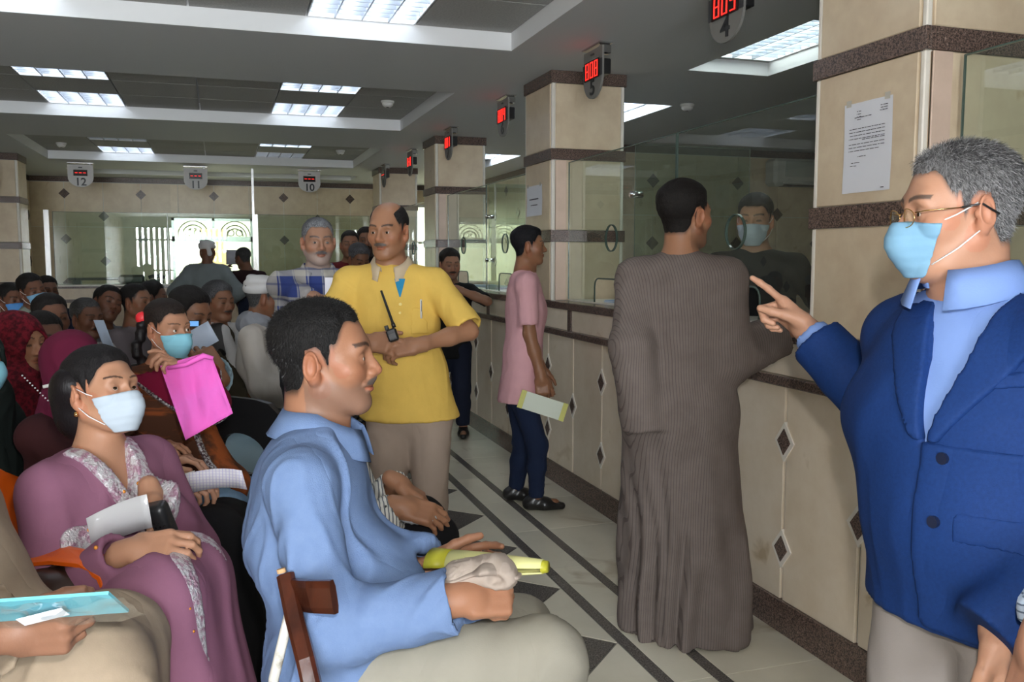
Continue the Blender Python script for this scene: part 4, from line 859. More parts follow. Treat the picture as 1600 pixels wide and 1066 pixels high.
# ---- whole person -----------------------------------------------------------------------------------------
def ik(a, b, l1, l2, pole):
    a, b, pole = map(lambda q: np.array(q, float), (a, b, pole)); v = b-a; L = np.linalg.norm(v); Lm = (l1+l2)*.995
    if L > Lm: b = a+v/L*Lm; v = b-a; L = Lm
    u = v/L; x = (l1*l1-l2*l2+L*L)/(2*L); h = math.sqrt(max(l1*l1-x*x, 1e-6)); p = pole-u*np.dot(pole, u); return a+u*x+nrm(p)*h, b
skin_m = mat('skin', (.5, .3, .2), .48, spec=.35, attr=1, sss=.06, bump=(260, .10), bd=.003)
hair_m = mat('hair', (.02, .02, .02), .62, spec=.25, attr=1, mix=((.28, .28, .28), 330, .38, .62), mulattr=1, stretch=(1, 1, .35), det=3, bump=(420, .8, (1, 1, .4)), bd=.004)
ALLF = {}
def person(name, label, H, yaw, pose, o, group=None, cat='person'):
    """H head centre in the world, yaw where the chest faces; pose: 'stand'/'sit'; o: options"""
    t = thing('person', (H[0], H[1], 0), label, cat, group); H = np.array(H, float); k = o.get('k', 1.0); org = np.array([H[0], H[1], 0])
    o.setdefault('res', .006); f = dirv(yaw); rt = np.array([f[1], -f[0], 0]); up = np.array([0, 0, 1.]); lean = o.get('lean', 0); tl = o.get('tilt', 0)
    ax_up = nrm(up*math.cos(lean)+f*math.sin(lean)+rt*tl)
    Mh = frame(dirv(o.get('hyaw', yaw), o.get('hpitch', 0)), roll=o.get('hroll', 0)); hs = k*o.get('hs', 1.0)
    neck = H-Mh[:, 2]*.128*hs-Mh[:, 1]*.026*hs-ax_up*.020*k; neck = H+(neck-H)*.75+(-up*.148*k-f*.03*k+f*lean*-.02)*.25
    shc = neck-ax_up*.045*k; sw = .172*k*o.get('sw', 1); sho = o.get('sho', (0, 0))
    S = [shc-rt*sw+up*(sho[0]-.022*k), shc+rt*sw+up*(sho[1]-.022*k)+np.array(o.get('Roff', (0, 0, 0)))]      # left, right
    chest = shc-ax_up*.14*k+f*.01; waist = shc-ax_up*.32*k+f*.0; pel = shc-ax_up*.485*k
    if pose == 'sit': pel = shc-ax_up*(.47*k); waist = shc-ax_up*.31*k-f*.01
    if 'pel' in o: pel = np.array(o['pel'], float); waist = pel*.6+chest*.4-f*.0
    la, lf, lt, lc = .29*k, .255*k, .43*k, .42*k
    hips = [pel-rt*.088*k, pel+rt*.088*k]
    if 'feet' in o: ank = [np.array([*q, .075]) if len(q) == 2 else np.array(q) for q in o['feet']]
    elif pose == 'stand': ank = [hips[0]*[1, 1, 0]-rt*.02+up*.075, hips[1]*[1, 1, 0]+rt*.02+up*.075]
    else: ank = [hips[0]*[1, 1, 0]-rt*.03+f*.44*k+up*.075, hips[1]*[1, 1, 0]+rt*.03+f*.44*k+up*.075]
    if pose == 'stand':
        leg = np.linalg.norm(hips[0]-ank[0]); lt = lc = max(leg*.502, .3); kn = [ik(hips[i], ank[i], lt, lc, f)[0] for i in (0, 1)]
    else:
        kn = []
        for i in (0, 1): q, e = ik(hips[i], ank[i], lt, lc, up+f*.6); kn.append(q); ank[i] = e
    if 'knees' in o:
        kn = [np.array(q) if q is not None else kn[i] for i, q in enumerate(o['knees'])]
    W = []; E = []
    for i, sd in ((0, 'L'), (1, 'R')):
        sg = -1 if i == 0 else 1; tgt = o.get('w'+sd)
        if tgt is None: tgt = S[i]-up*.53*k+rt*sg*.05+f*.06 if pose == 'stand' else kn[i]*.62+hips[i]*.38+up*.10+rt*sg*.02
        e, w = ik(S[i], tgt, la, lf, o.get('e'+sd, -f*.6+rt*sg*.45-up*.5)); E.append(e); W.append(w)
    J = dict(H=H, M=Mh, neck=neck, S=S, E=E, W=W, chest=chest, waist=waist, pel=pel, hips=hips, kn=kn, ank=ank, f=f, rt=rt, up=ax_up, k=k, yaw=yaw, hs=hs)
    fat = o.get('fat', 1.0); thin = .86
    J['fat'] = fat
    # body field
    HF, nc = head_fld(H, Mh, hs, neck, o); B = Fld(HF.p)
    B.cone(neck-ax_up*.0, shc-ax_up*.05*k, .058*k, .075*k, k=.03)
    for i in (0, 1): B.cone(neck-ax_up*.012*k, S[i], .036*k, .046*k, k=.04)
    B.cone(shc-ax_up*.06*k, chest-ax_up*.06*k, .088*k*fat*thin, .094*k*fat*thin, k=.04, side=rt, ratio=1.6); B.cone(chest-ax_up*.06*k, waist, .094*k*fat*thin, .092*k*fat*thin, k=.04, side=rt, ratio=1.45); B.cone(waist, pel, .092*k*fat*thin, .098*k*fat*thin, k=.04, side=rt, ratio=1.5)
    for i in (0, 1):
        B.cone(S[i], E[i], .043*k, .036*k, k=.03); B.cone(E[i], E[i]*.6+W[i]*.4, .037*k, .037*k, k=.02); B.cone(E[i]*.6+W[i]*.4, W[i], .037*k, .0255*k, k=.02)
        B.cone(hips[i], kn[i], .072*k*thin, .054*k*thin, k=.03); B.cone(kn[i], kn[i]*.65+ank[i]*.35, .054*k*thin, .053*k*thin, k=.02); B.cone(kn[i]*.65+ank[i]*.35, ank[i], .053*k*thin, .036*k, k=.02)
        fd = o.get('footdir', [f, f])[i]; hl = ank[i]-up*.035; B.cone(hl-fd*.02, hl+fd*.11, .036*k, .028*k, k=.02); 
    hands = []
    for i, sd in ((0, 'L'), (1, 'R')):
        q = o.get('h'+sd, {}); fa = nrm(W[i]-E[i]); dd = q.get('d', fa); nn = q.get('n', rt*(1 if i == 0 else -1)*.9-up*.1 if pose == 'stand' else -up)
        if q.get('skip'): hands.append(None); continue
        hands.append((W[i], nrm(dd))); hand_prims(B, W[i], dd, nn, k*o.get('hands', 1.0), q.get('curl', (.3, .35, .4, .45)), q.get('thumb', .45), side=1 if i == 1 else -1, spread=q.get('spread', .06), thumb_in=q.get('tin', .3))
    # mesh in patches: body coarse, head and hands fine
    res = o['res']; cr = o.get('bres', max(.012, res*2)); Vs = []; Qs = []; off = 0; boxes = []
    hp = (H-np.array([.135, .135, .165])*hs, H+np.array([.135, .135, .155])*hs); boxes.append((*hp, res))
    for i, h in enumerate(hands):
        if h is None: continue
        c_ = h[0]+h[1]*.085*k; r_ = o.get('hres', max(res*1.0, .0035)); boxes.append((c_-.125*k, c_+.125*k, r_))
    lo, hi = B.bounds(); patches = [(lo, hi, cr, True)]+[(a, b, r, False) for a, b, r in boxes]
    for pi_, (a, b, h, coarse) in enumerate(patches):
        ax = [np.arange(a[i]-(2*h if coarse else 0), b[i]+(3*h if coarse else h), h) for i in range(3)]; D = B.eval(ax); V, Q = nets(D, ax)
        if len(V) == 0: continue
        V = relax(V, Q, 1, .35); cen = V[Q].mean(1)
        if coarse:
            kill = np.zeros(len(Q), bool)
            for (a2, b2, h2) in boxes: kill |= ((cen > a2+h*.55) & (cen < b2-h*.55)).all(1)
            Q = Q[~kill]
        elif pi_ > 1:      # a later fine patch drops what an earlier fine patch already covers
            kill = np.zeros(len(Q), bool)
            for (a2, b2, h2) in boxes[:pi_-1]: kill |= ((cen > a2) & (cen < b2)).all(1)
            Q = Q[~kill]
        Vs.append(V); Qs.append(Q+off); off += len(V)
    V = np.concatenate(Vs); Q = np.concatenate(Qs); us = np.unique(Q); mp = np.full(len(V), -1); mp[us] = np.arange(len(us)); V = V[us]; Q = mp[Q]
    mkmesh('body', V-org, Q, skin_m, t, skin_cols(V, H, Mh, hs, o))
    # head grid for hair, masks, scarves
    ax = axes(H-.15*hs, H+.15*hs, o.get('hairres', res)); F0 = Fld(HF.p[:nc]).eval(ax); orgax = [ax[i]-org[i] for i in range(3)]
    st = o.get('style', 'short'); Ho = H-org
    if st in ('short', 'bald', 'long', 'bun'): hair_shell('hair', F0, orgax, Ho, Mh, hs, o, t, hair_m)
    FF = None
    if o.get('mask'):
        FF = Fld(HF.p[:nc+5]).eval(ax); mask_obj(FF, orgax, Ho, Mh, hs, t, o['mask'], o.get('mcut', .050))
    if o.get('eyes', 1) and res < .0042:
        gz = o.get('gaze', Mh[:, 1])
        for sx in (-1, 1): eyeball(t, Ho+Mh @ (np.array((sx*.0312, .0735, -.0005))*hs), .0128*hs, gz)
    J['org'] = org; J['t'] = t; J['F0'] = F0; J['ax'] = ax; J['o'] = o; J['HF'] = HF; J['nc'] = nc
    return J
def lcoord(J, ax):
    X, Y, Z = ax[0][:, None, None]-J['pel'][0], ax[1][None, :, None]-J['pel'][1], ax[2][None, None, :]; rt, f = J['rt'], J['f']
    Zr = Z-J['pel'][2]; u = J['up']; l = u @ f
    return X*rt[0]+Y*rt[1]+Z*0, X*f[0]+Y*f[1]+Z*0-Zr*(l/max(u[2], .3)), Z+X*0+Y*0
def lobj(J, name, F, h, m, amp=.004, freq=4, seed=1, axis=(0, 0, 1), stretch=.25, cut=None, it=2, parent=None, carve=None, grow=0, region=None, rel=0, box=None):
    """mesh a garment field; `cut` = list of (point, normal) half-spaces removed"""
    lo, hi = F.bounds() if box is None else box; ax = axes(lo, hi, h); D = F.eval(ax)-f32(grow)
    if carve: D = np.maximum(D, -carve(*lcoord(J, ax)).astype(f32))
    if region: D = np.maximum(D, region(*lcoord(J, ax)).astype(f32))
    for (p, n) in (cut or []):
        n = nrm(n); d = ((ax[0]-p[0])*n[0])[:, None, None]+((ax[1]-p[1])*n[1])[None, :, None]+((ax[2]-p[2])*n[2])[None, None, :]; D = np.maximum(D, d.astype(f32))
    V, Q = nets(D, ax); V = relax(V, Q, it, .4)
    if amp: V = folds(V, Q, amp, freq, seed, axis, stretch)
    return mkmesh(name, V-J['org'], Q, m, parent or J['t'])
def torso_prims(F, J, g=.016, belly=0, hem=None, ratio=1.0, open_neck=.0, flat=None, hg=0):
    k, fat, rt, f, up = J['k'], J['fat'], J['rt'], J['f'], J['up']; sh = (J['S'][0]+J['S'][1])/2
    for i in (0, 1): F.cone(J['neck']-up*(.035+open_neck), J['S'][i]-up*.004, .040*k+g, .046*k+g, k=.05)
    F.cone(sh-up*.05*k, J['chest']-up*.05*k, .092*k*fat+g, .098*k*fat+g, k=.05, side=rt, ratio=1.58*ratio); F.cone(J['chest']-up*.05*k, J['waist'], .098*k*fat+g, .098*k*fat+g, k=.05, side=rt, ratio=1.45*ratio)
    b = J['pel'] if hem is None else hem-up*.03
    F.cone(J['waist'], b, .098*k*fat+g, .106*k*fat+g+hg, k=.05, side=rt, ratio=1.42*ratio)
    if belly: F.ell(J['waist']+f*.055*k-up*.02, np.array((.13*fat, .10*fat, .15))*k*belly, frame(f), k=.08)
def sleeve(F, J, i, g=.012, to=1.0, wide=0, inner=True, k=.03):
    """to: 0..1 along upper arm, 1..2 along forearm"""
    K = J['k']; S, E, W = J['S'][i], J['E'][i], J['W'][i]
    if to <= 1: b = S+(E-S)*to; F.cone(S, b, .046*K+g, .042*K+g+wide, k=k, flat=(0, 1))
    else:
        b = E+(W-E)*(to-1); F.cone(S, E, .046*K+g, .042*K+g+wide*.5, k=k); F.cone(E, b, .042*K+g+wide*.5, .034*K+g+wide, k=.03, flat=(0, 1))
    if inner:
        d = nrm(b-(S if to <= 1 else E)); r = (.042*K+g+wide if to <= 1 else .034*K+g+wide)-.016; F.cone(b-d*.022, b+d*.03, r, r, k=.004, sub=True)
def trousers(J, m, g=.012, res=.01, amp=.005, to=.93, seed=3, wide=0, name='trousers'):
    F = Fld(); k = J['k']; sit = abs(J['kn'][0][2]-J['pel'][2]) < .25
    F.cone(J['waist']*.35+J['pel']*.65, J['pel'], .092*k*J['fat']+g, .102*k*J['fat']+g, k=.05, side=J['rt'], ratio=1.42)
    for i in (0, 1):
        h, n_, a = J['hips'][i], J['kn'][i], J['ank'][i]; e = n_+(a-n_)*to
        F.cone(h, n_, .082*k*J['fat']+g, .062*k+g, k=.04); F.cone(n_, n_*.6+a*.4, .062*k+g, .056*k+g+wide*.5, k=.03); F.cone(n_*.6+a*.4, e, .056*k+g+wide*.5, .046*k+g+wide, k=.03, flat=(0, 1))
    return lobj(J, name, F, res, m, amp, 5, seed, (0, 0, 1), .5)
def shoes(J, m, name='shoe', L=.125, res=.007, fd=None):
    for i in (0, 1):
        F = Fld(); d = nrm((fd or J['o'].get('footdir', [J['f'], J['f']]))[i]); a = J['ank'][i]; a = np.array([a[0], a[1], a[2]-.075]); k = J['k']; sd = np.array([d[1], -d[0], 0])
        F.cone(a-d*.045+np.array([0, 0, .04]), a+d*.05+np.array([0, 0, .038]), .040*k, .038*k, k=.02, side=sd, ratio=.95); F.cone(a+d*.05+np.array([0, 0, .034]), a+d*L+np.array([0, 0, .024]), .038*k, .022*k, k=.03, side=sd, ratio=1.25); F.cone(a-d*.02+np.array([0, 0, .06]), a+np.array([0, 0, .085]), .038*k, .036*k, k=.02)
        lobj(J, name, F, res, m, 0, cut=[(a+np.array([0, 0, .004]), (0, 0, -1)), (a+np.array([0, 0, .09]), (0, 0, 1))])
def collar(J, m, open_=1.0, h=.035, r=.068, res=None, name='collar', lift=0, dk=.050):
    """turned-down shirt collar as a thin strip around the neck, open in front"""
    k = J['k']; c = J['neck']-J['org']+J['up']*(.010+lift); f, rt, up = J['f'], J['rt'], J['up']; n = 20; vs = []; nd = nrm(J['H']-J['neck'])
    u2 = nrm(up*.6+nd*.4)
    for i in range(n):
        a = math.radians(-180+22*open_)+math.radians(360-44*open_)*i/(n-1); dr = f*-math.cos(a)+rt*math.sin(a); fr = max(0, -math.cos(a)); drop = dk*fr+.0
        b = c+dr*(r*k)+f*.006
        for (q, z) in ((-.004, h*.2), (.0, h*.9), (.006, h*1.0), (.018, h*.45), (.036, -.012-.016*fr)):
            vs.append(b+dr*q*k+u2*(z*k)-up*drop*k+f*fr*drop*.45)
    fs = [(i*5+j, (i+1)*5+j, (i+1)*5+j+1, i*5+j+1) for i in range(n-1) for j in range(4)]
    o_ = raw(name, vs, fs, m, J['t'], True); md = o_.modifiers.new('thickness', 'SOLIDIFY'); md.thickness = .003; md.offset = 1; return o_
def robe(J, m, g=.018, res=.012, hemz=.05, hemr=.26, amp=.012, seed=5, sl=1.95, wide=.02, cutneck=.0, fr=4, to=(None, None), belly=0, name='robe', hemc=None, ratio=1.25):
    """ankle-length robe on a standing figure"""
    F = Fld(); torso_prims(F, J, g, belly=belly, open_neck=cutneck); k = J['k']; p = J['pel']; hc = (J['ank'][0]+J['ank'][1])/2 if hemc is None else np.array(hemc); hc = np.array([hc[0], hc[1], hemz])
    F.cone(p, hc, .108*k*J['fat']+g, hemr/ratio, k=.08, side=J['rt'], ratio=ratio+.12, flat=(0, 1))
    for i in (0, 1): sleeve(F, J, i, g, to[i] or sl, wide, inner=i == 1)
    lo, hi = F.bounds(); ax = axes(lo, hi, res); D = F.eval(ax); V, Q = nets(D, ax); V = relax(V, Q, 2, .4)
    d = V-p; ang = np.arctan2(d @ J['rt'], d @ J['f']); w = smooth(p[2]+.1-V[:, 2], 0, p[2]); N = vnormals(V, Q)
    V = V+N*((np.sin(ang*7+snoise(V, 1.2, seed)*1.6+seed)*.5+np.sin(ang*13+snoise(V, 1.5, seed+3)*2)*.35)*w*amp*1.6)[:, None]
    V = folds(V, Q, amp*.45, fr, seed, (0, 0, 1), .3); return mkmesh(name, V-J['org'], Q, m, J['t'])
def seated_robe(J, m, g=.016, res=.012, hemz=.06, amp=.008, seed=5, sl=1.95, wide=.015, belly=0, name='robe', spread=.12, cutneck=0, flare=0, skirtr=.0):
    F = Fld(); torso_prims(F, J, g, belly=belly, open_neck=cutneck); k = J['k']; rt, f = J['rt'], J['f']; kc = (J['kn'][0]+J['kn'][1])/2; ac = (J['ank'][0]+J['ank'][1])/2; hw = np.linalg.norm(J['kn'][0]-J['kn'][1])/2
    for i in (0, 1): F.cone(J['hips'][i], J['kn'][i], .085*k*J['fat']+g, .068*k+g, k=.07); F.cone(J['kn'][i], J['ank'][i]*[1, 1, 0]+np.array([0, 0, hemz]), .066*k+g, .075*k+g+flare, k=.09, flat=(0, 1))
    F.cone(J['pel']+f*.05, kc-np.array([0, 0, .02]), .09*k+g, .06*k+g, k=.06, side=rt, ratio=1.5); F.cone(kc, ac*[1, 1, 0]+np.array([0, 0, hemz])+f*.0, .055*k+g, .07*k+g+flare, k=.08, side=rt, ratio=1.7+skirtr, flat=(0, 1))
    for i in (0, 1): sleeve(F, J, i, g, sl, wide)
    return lobj(J, name, F, res, m, amp, 4, seed, (0, 0, 1), .35, it=2)
def scarf_head(J, m, face=True, t=.011, name='headscarf', drape=True, low=-.03, seed=4, res=None):
    """hijab: fabric shell over the skull, open at the face, running down to the shoulders"""
    res = res or J['o']['res']; H, M, hs = J['H'], J['M'], J['hs']; T = lambda *p: H+M @ (np.array(p)*hs); G = Fld(J['HF'].p[:J['nc']]); 
    G.ell(T(0, -.045, .01), np.array((.078, .085, .085))*hs, M, k=.03); G.cone(T(0, -.03, -.06), J['neck']+J['f']*.01, .068*hs, .085*J['k'], k=.04)
    if drape:
        for i in (0, 1): G.cone(J['neck'], J['S'][i]*.7+J['neck']*.3-J['up']*.02, .07*J['k'], .05*J['k'], k=.05)
        G.cone(J['neck']+J['f']*.05, J['chest']+J['f']*.06, .075*J['k'], .06*J['k'], k=.05, side=J['rt'], ratio=1.6)
    lo, hi = G.bounds(); ax = axes(lo-.02, hi+.02, res); D = G.eval(ax)-t*hs
    g = np.stack(np.meshgrid(*ax, indexing='ij'), -1).reshape(-1, 3); L = ((g-H) @ M)/hs; e = ((L[:, 0]/.052)**2+((L[:, 2]+.025)/.080)**2); op = np.where((L[:, 1] > .015) & (e < 1.2), (1-np.sqrt(e))*.05, -.05).reshape(D.shape)
    D = np.maximum(D, op.astype(f32)); V, Q = nets(D, ax); V = relax(V, Q, 2, .4); V = folds(V, Q, .004, 7, seed, (0, 0, 1), .5); return mkmesh(name, V-J['org'], Q, m, J['t'])
def turban(J, m, seed=2, res=None, tail=False):
    res = res or min(J['o']['res'], .006); H, M, hs = J['H'], J['M'], J['hs']; T = lambda *p: H+M @ (np.array(p)*hs); G = Fld(); r = random.Random(seed)
    for i in range(7):
        a, b = r.uniform(-.28, .28), r.uniform(-.25, .25); ca, sa, cb_, sb = math.cos(a), math.sin(a), math.cos(b), math.sin(b)
        R = M @ np.array([[ca, 0, sa], [0, 1, 0], [-sa, 0, ca]]) @ np.array([[1, 0, 0], [0, cb_, -sb], [0, sb, cb_]])
        G.torus(T(0, -.014, .050+.009*i), (.084-.0055*abs(i-2))*hs, (.0165+.002*(i % 2))*hs, R, (.95, 1.12), k=.006)
    G.ell(T(0, -.014, .085), np.array((.072, .088, .052))*hs, M, k=.02)
    if tail: G.cone(T(.03, -.10, .05), T(.05, -.135, -.02), .02*hs, .028*hs, k=.02)
    lo, hi = G.bounds(); ax = axes(lo, hi, res); V, Q = nets(G.eval(ax), ax); V = relax(V, Q, 1, .4); return mkmesh('turban', V-J['org'], Q, m, J['t'])
def fab(name, col, rough=.85, **k):
    k.setdefault('mix', (tuple(c*.86 for c in col), 5, .3, .7)); k.setdefault('bump', (350, .15)); k.setdefault('bd', .002); k.setdefault('crease', (4.2, .2)); return mat(name, col, rough, spec=.2, **k)

def shirt(J, m, g=.014, res=.012, to=(1.97, 1.97), hem=None, belly=0, amp=.006, seed=3, name='shirt', wide=.0, ratio=1.0, hg=0, fr=4.5, carve=None, open_neck=0):
    F = Fld(); hm = None if hem is None else J['pel']-J['up']*hem
    torso_prims(F, J, g, belly, hm, ratio, open_neck, (0, 1) if hem is not None else None, hg)
    for i in (0, 1): sleeve(F, J, i, g-.002, to[i], wide)
    J['shirtF'] = F; ct = None if hem is None else [(hm-J['f']*0, -J['up'])]; return lobj(J, name, F, res, m, amp, fr, seed, (0, 0, 1), .45, carve=carve, cut=ct)
def surf_y(F, J, x, z, extra=0):
    """front-surface point of a garment field at local x and height z"""
    ys = np.linspace(.0, .35, 90); p0 = J['pel']*[1, 1, 0]+np.array([0, 0, z])+J['rt']*x+J['f']*((J['up'] @ J['f'])/max(J['up'][2], .3))*(z-J['pel'][2])
    best = 0
    for y in ys:
        q = p0+J['f']*y; D = F.eval([np.array([q[i]]) for i in range(3)])
        if D[0, 0, 0] < 0: best = y
    return p0+J['f']*(best+extra)
def button(J, F, x, z, m, r=.0055, name='button'):
    p = surf_y(F, J, x, z, .004)-J['org']; MB().tube([p-J['f']*.004, p+J['f']*.007], r, 12).build(name, m, J['t'], False)
# ---------------------------------------------------------------- the people in the photo
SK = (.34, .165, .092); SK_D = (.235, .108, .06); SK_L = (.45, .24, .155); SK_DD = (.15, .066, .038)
mask_bl = mat('mask_blue', (.20, .39, .56), .8, mix=((.17, .35, .52), 20, .3, .7)); mask_wh = mat('mask_white', (.44, .51, .58), .8); mask_tq = mat('mask_turquoise', (.22, .52, .64), .8); mask_db = mat('mask_strong_blue', (.08, .26, .60), .8)
blk = (.012, .009, .008); GREY = (.10, .10, .105)

# ---- the man in the blue jacket, pointing
H = P(1497, 332, 1.53); fR, fU, fF = cR, cU, cF
hd = nrm(P(1172, 440, 2.16)-P(1262, 517, 2.08))
J = person('person', 'man in a royal blue jacket with grey hair, gold-rimmed glasses and blue mask, pointing left', H, 262, 'stand', dict(
    skin=SK_L, res=.0024, hyaw=291, hpitch=-3, fat=1.13, k=1.0, hs=.94, chub=1.1, neckw=1.12, hair=(.035, .034, .036), grey=.62, greyc=(.32, .32, .33), thick=.007, strands=16000, slen=.010, comb=(0, -.5, -.6), browc=(.05, .04, .035), style='short', front=.003, rece=.018, fore=.072,
    wR=P(1264, 519, 2.06), eR=-fU*.9+fR*.5, hR=dict(d=hd, n=-fU*.80-fF*.45+hd*0, curl=((.03, .10, .08), (1.15, 1.45, .9), (1.3, 1.5, .9), (1.35, 1.45, .9)), thumb=.12, tin=.55),
    wL=P(1563, 985, 1.36), eL=fR*1.0, hL=dict(d=-fU-fR*.05, n=fF*.5-fR*.8, curl=(.35, .4, .45, .5)), hres=.0028, sho=(.0, .0), male=1, mask=mask_bl, mcut=.066, Roff=tuple(cR*.045-cU*.02), pel=P(1535, 905, 1.55), sw=1.05))
T_ = lambda *p: J['H']-J['org']+J['M'] @ np.array(p)
g = MB(); gold = mat('gold_wire', (.8, .5, .2), .2, 1)
for sx in (-1, 1):
    pts = [T_(sx*.031+.022*math.cos(a)*1.0, .101-.006*abs(math.cos(a)), -.006+.016*math.sin(a)) for a in np.linspace(0, 2*math.pi, 20)]; g.tube(pts, .0009, 6)
    g.tube([T_(sx*.053, .094, .002), T_(sx*.074, .085, .004), T_(sx*.0815, .02, .006)], .0011, 6)
g.tube([T_(-.009, .101, .0), T_(0, .106, .003), T_(.009, .101, .0)], .0011, 6)
go = g.build('glasses_frame', gold, J['t'], True)
for sx in (-1, 1):
    pts = [T_(sx*.031+.0215*math.cos(a)*1.0, .1005-.006*abs(math.cos(a)), -.006+.0155*math.sin(a)) for a in np.linspace(0, 2*math.pi, 20)[:-1]]; raw('lens', pts, [tuple(range(19))], glass, go)
    MB().tube([T_(sx*.0815, .03, .006), T_(sx*.0835, -.002, .010), T_(sx*.0815, -.03, -.008)], .0019, 6).build('temple_tip', black_pl, go, True)
jk = fab('blue_jacket_cloth', (.0062, .028, .125), .75, mix=((.0085, .037, .16), 160, .3, .7), bump=(700, .25)); ltb = fab('pale_blue_shirt_cloth', (.20, .32, .66), .7); ltst = fab('blue_grey_undershirt', (.30, .38, .56), .8)
F = Fld(); torso_prims(F, J, .018, belly=.75); 
for i, to in ((0, 1.96), (1, 1.99)): sleeve(F, J, i, .003, to, .004)
lobj(J, 'shirt', F, .008, ltb, .003, 5, 3, cut=[((0, 0, P(1450, 975, 1.5)[2]+.10), (0, 0, -1))])
zb = P(1395, 682, 1.5)[2]; hemz = P(1450, 975, 1.5)[2]; topz = J['neck'][2]
def vcut(x, y, z): return np.maximum(np.abs(x-.005)-(z-zb)*.235-.004, .03-y)
def jcarve(x, y, z):
    a = vcut(x, y, z); b = np.maximum(np.abs(x-.01)-.12*(1-np.sqrt(np.clip((z-hemz)/.085, 0, 1))), np.maximum(z-(hemz+.085), .05-y))   # V neck and rounded front hem
    return a
F = Fld(); torso_prims(F, J, .026, belly=.8, hem=J['pel']-np.array([0, 0, .16]), flat=(0, 1), hg=.008, open_neck=.05)
for i, to in ((0, 2.06), (1, 1.90)): sleeve(F, J, i, .020, to, .010, inner=False)
for i in (0, 1): F.ell(J['S'][i]-np.array([0, 0, .0]), (.066, .066, .056), k=.04)
jo = lobj(J, 'jacket', F, .008, jk, .0045, 3.2, 21, (0, 0, 1), .5, carve=jcarve, cut=[((0, 0, hemz-.01), (0, 0, -1))], it=2)
JF = F; fb = (J['pel']+np.array([-.34, -.34, -.2]), J['neck']+np.array([.34, .34, .08]))
def lap(x, y, z):
    e = np.abs(x-.005)-((z-zb)*.235+.004); w = .018+np.clip(z-zb, 0, .16)*.42-np.clip(z-zb-.19, 0, 1)*.30; w = np.where((z-zb > .222) & (z-zb < .234), w-.035, w)
    return np.maximum.reduce([-e, e-w, zb-z, .02-y])
lobj(J, 'lapel', F, .0055, jk, 0, region=lap, grow=.0065, box=fb, it=1)
def flap(x0, x1, z0, z1, sl=0):
    return lambda x, y, z: np.maximum.reduce([x0-x, x-x1, z0-(z-sl*x), (z-sl*x)-z1, .0-y])
for sx in (-1,): lobj(J, 'pocket_flap', F, .0055, jk, 0, region=flap(-.19, -.055, hemz+.165, hemz+.215), grow=.005, box=fb, it=1)
lobj(J, 'breast_pocket', F, .0055, jk, 0, region=flap(-.17, -.07, zb+.085, zb+.112, -.12), grow=.0035, box=fb, it=1)
lobj(J, 'front_panel', F, .0065, jk, 0, region=lambda x, y, z: np.maximum.reduce([x-.012-.10*np.clip(hemz+.07-z, 0, 1)*-1, -.30-x, z-zb, hemz-z, .05-y]), grow=.0035, box=fb, it=1); button(J, F, -.030, zb-.022, mat('navy_button', (.01, .015, .04), .3), .010); button(J, F, -.030, zb-.125, mat('navy_button'), .010)
for z in (.04, .13): button(J, Fld(), 0, topz-z-.05, white_p, .0055) if 0 else None
collar(J, ltb, .8, .040, .072, lift=.010, dk=.018); 
# tucked placket line and open collar throat
trc = fab('grey_trouser_cloth', (.30, .27, .255), .8); J['waist'] = J['waist']; trousers(J, trc, .016, .010, .005)
shoes(J, mat('black_leather', (.012, .011, .011), .3))

# ---- man in the long grey-brown robe, back to the camera
J = person('person', 'man in a long grey-brown striped robe seen from behind, leaning on the counter', P(1070, 338, 3.3), 42, 'stand', dict(
    skin=SK, res=.0038, hyaw=72, hpitch=2, k=1.05, hair=blk, thick=.010, fore=.075, wR=P(1232, 515, 3.30), eR=-fU*.9-fR*.1, hR=dict(d=nrm(fR+fF*.3), n=-fU, curl=(.3, .3, .3, .3)), wL=P(1006, 655, 3.26), eL=-fR*.5-fF, hL=dict(skip=1), stubble=.35, fat=1.02, lean=.02, sw=.95, feet=[tuple(onZ(1040, 968, 0)[:2]), tuple(onZ(1110, 972, 0)[:2])]))
rb = fab('grey_brown_striped_robe', (.18, .148, .135), .85, mix=((.145, .118, .106), 14, .3, .7), stripes=[(0, 75, (.16, .12, .105, .35), .0, .22), (0, 118, (.05, .036, .032, .5), .1, .3)], bump=(180, .2, (1, 1, .15)))
robe(J, rb, .026, .010, .02, .245, .015, 5, 1.93, .024, fr=3.2, ratio=1.3, to=(2.12, 1.85), hemc=tuple(onZ(1068, 985, 0)[:2])); 
shoes(J, mat('black_leather'))
# neckband
nb = MB(); c_ = J['neck']-J['org']; nb.tube([c_+np.array([math.cos(a)*.072, math.sin(a)*.072, -.012+.012*math.cos(a-1)]) for a in np.linspace(0, 2*math.pi, 24)], .005, 6); nb.build('neckband', fab('dark_neckband', (.04, .03, .028)), J['t'], True)

# ---- clerk behind the glass
J = person('person', 'clerk in a black t-shirt and pale mask standing behind the glass', P(1180, 345, 4.2), 222, 'stand', dict(skin=SK_L, res=.0045, hyaw=224, hpitch=-3, hair=(.03, .022, .018), thick=.010, mask=mask_wh, fat=1.02, wR=P(1150, 520, 4.1), wL=P(1240, 520, 4.15), stubble=.0, fore=.064, sw=1.05))
tee = fab('black_cotton', (.012, .012, .013)); shirt(J, tee, .016, .012, (.85, .85), hem=.04); trousers(J, fab('dark_denim', (.018, .025, .045)), res=.016); shoes(J, mat('black_leather'))

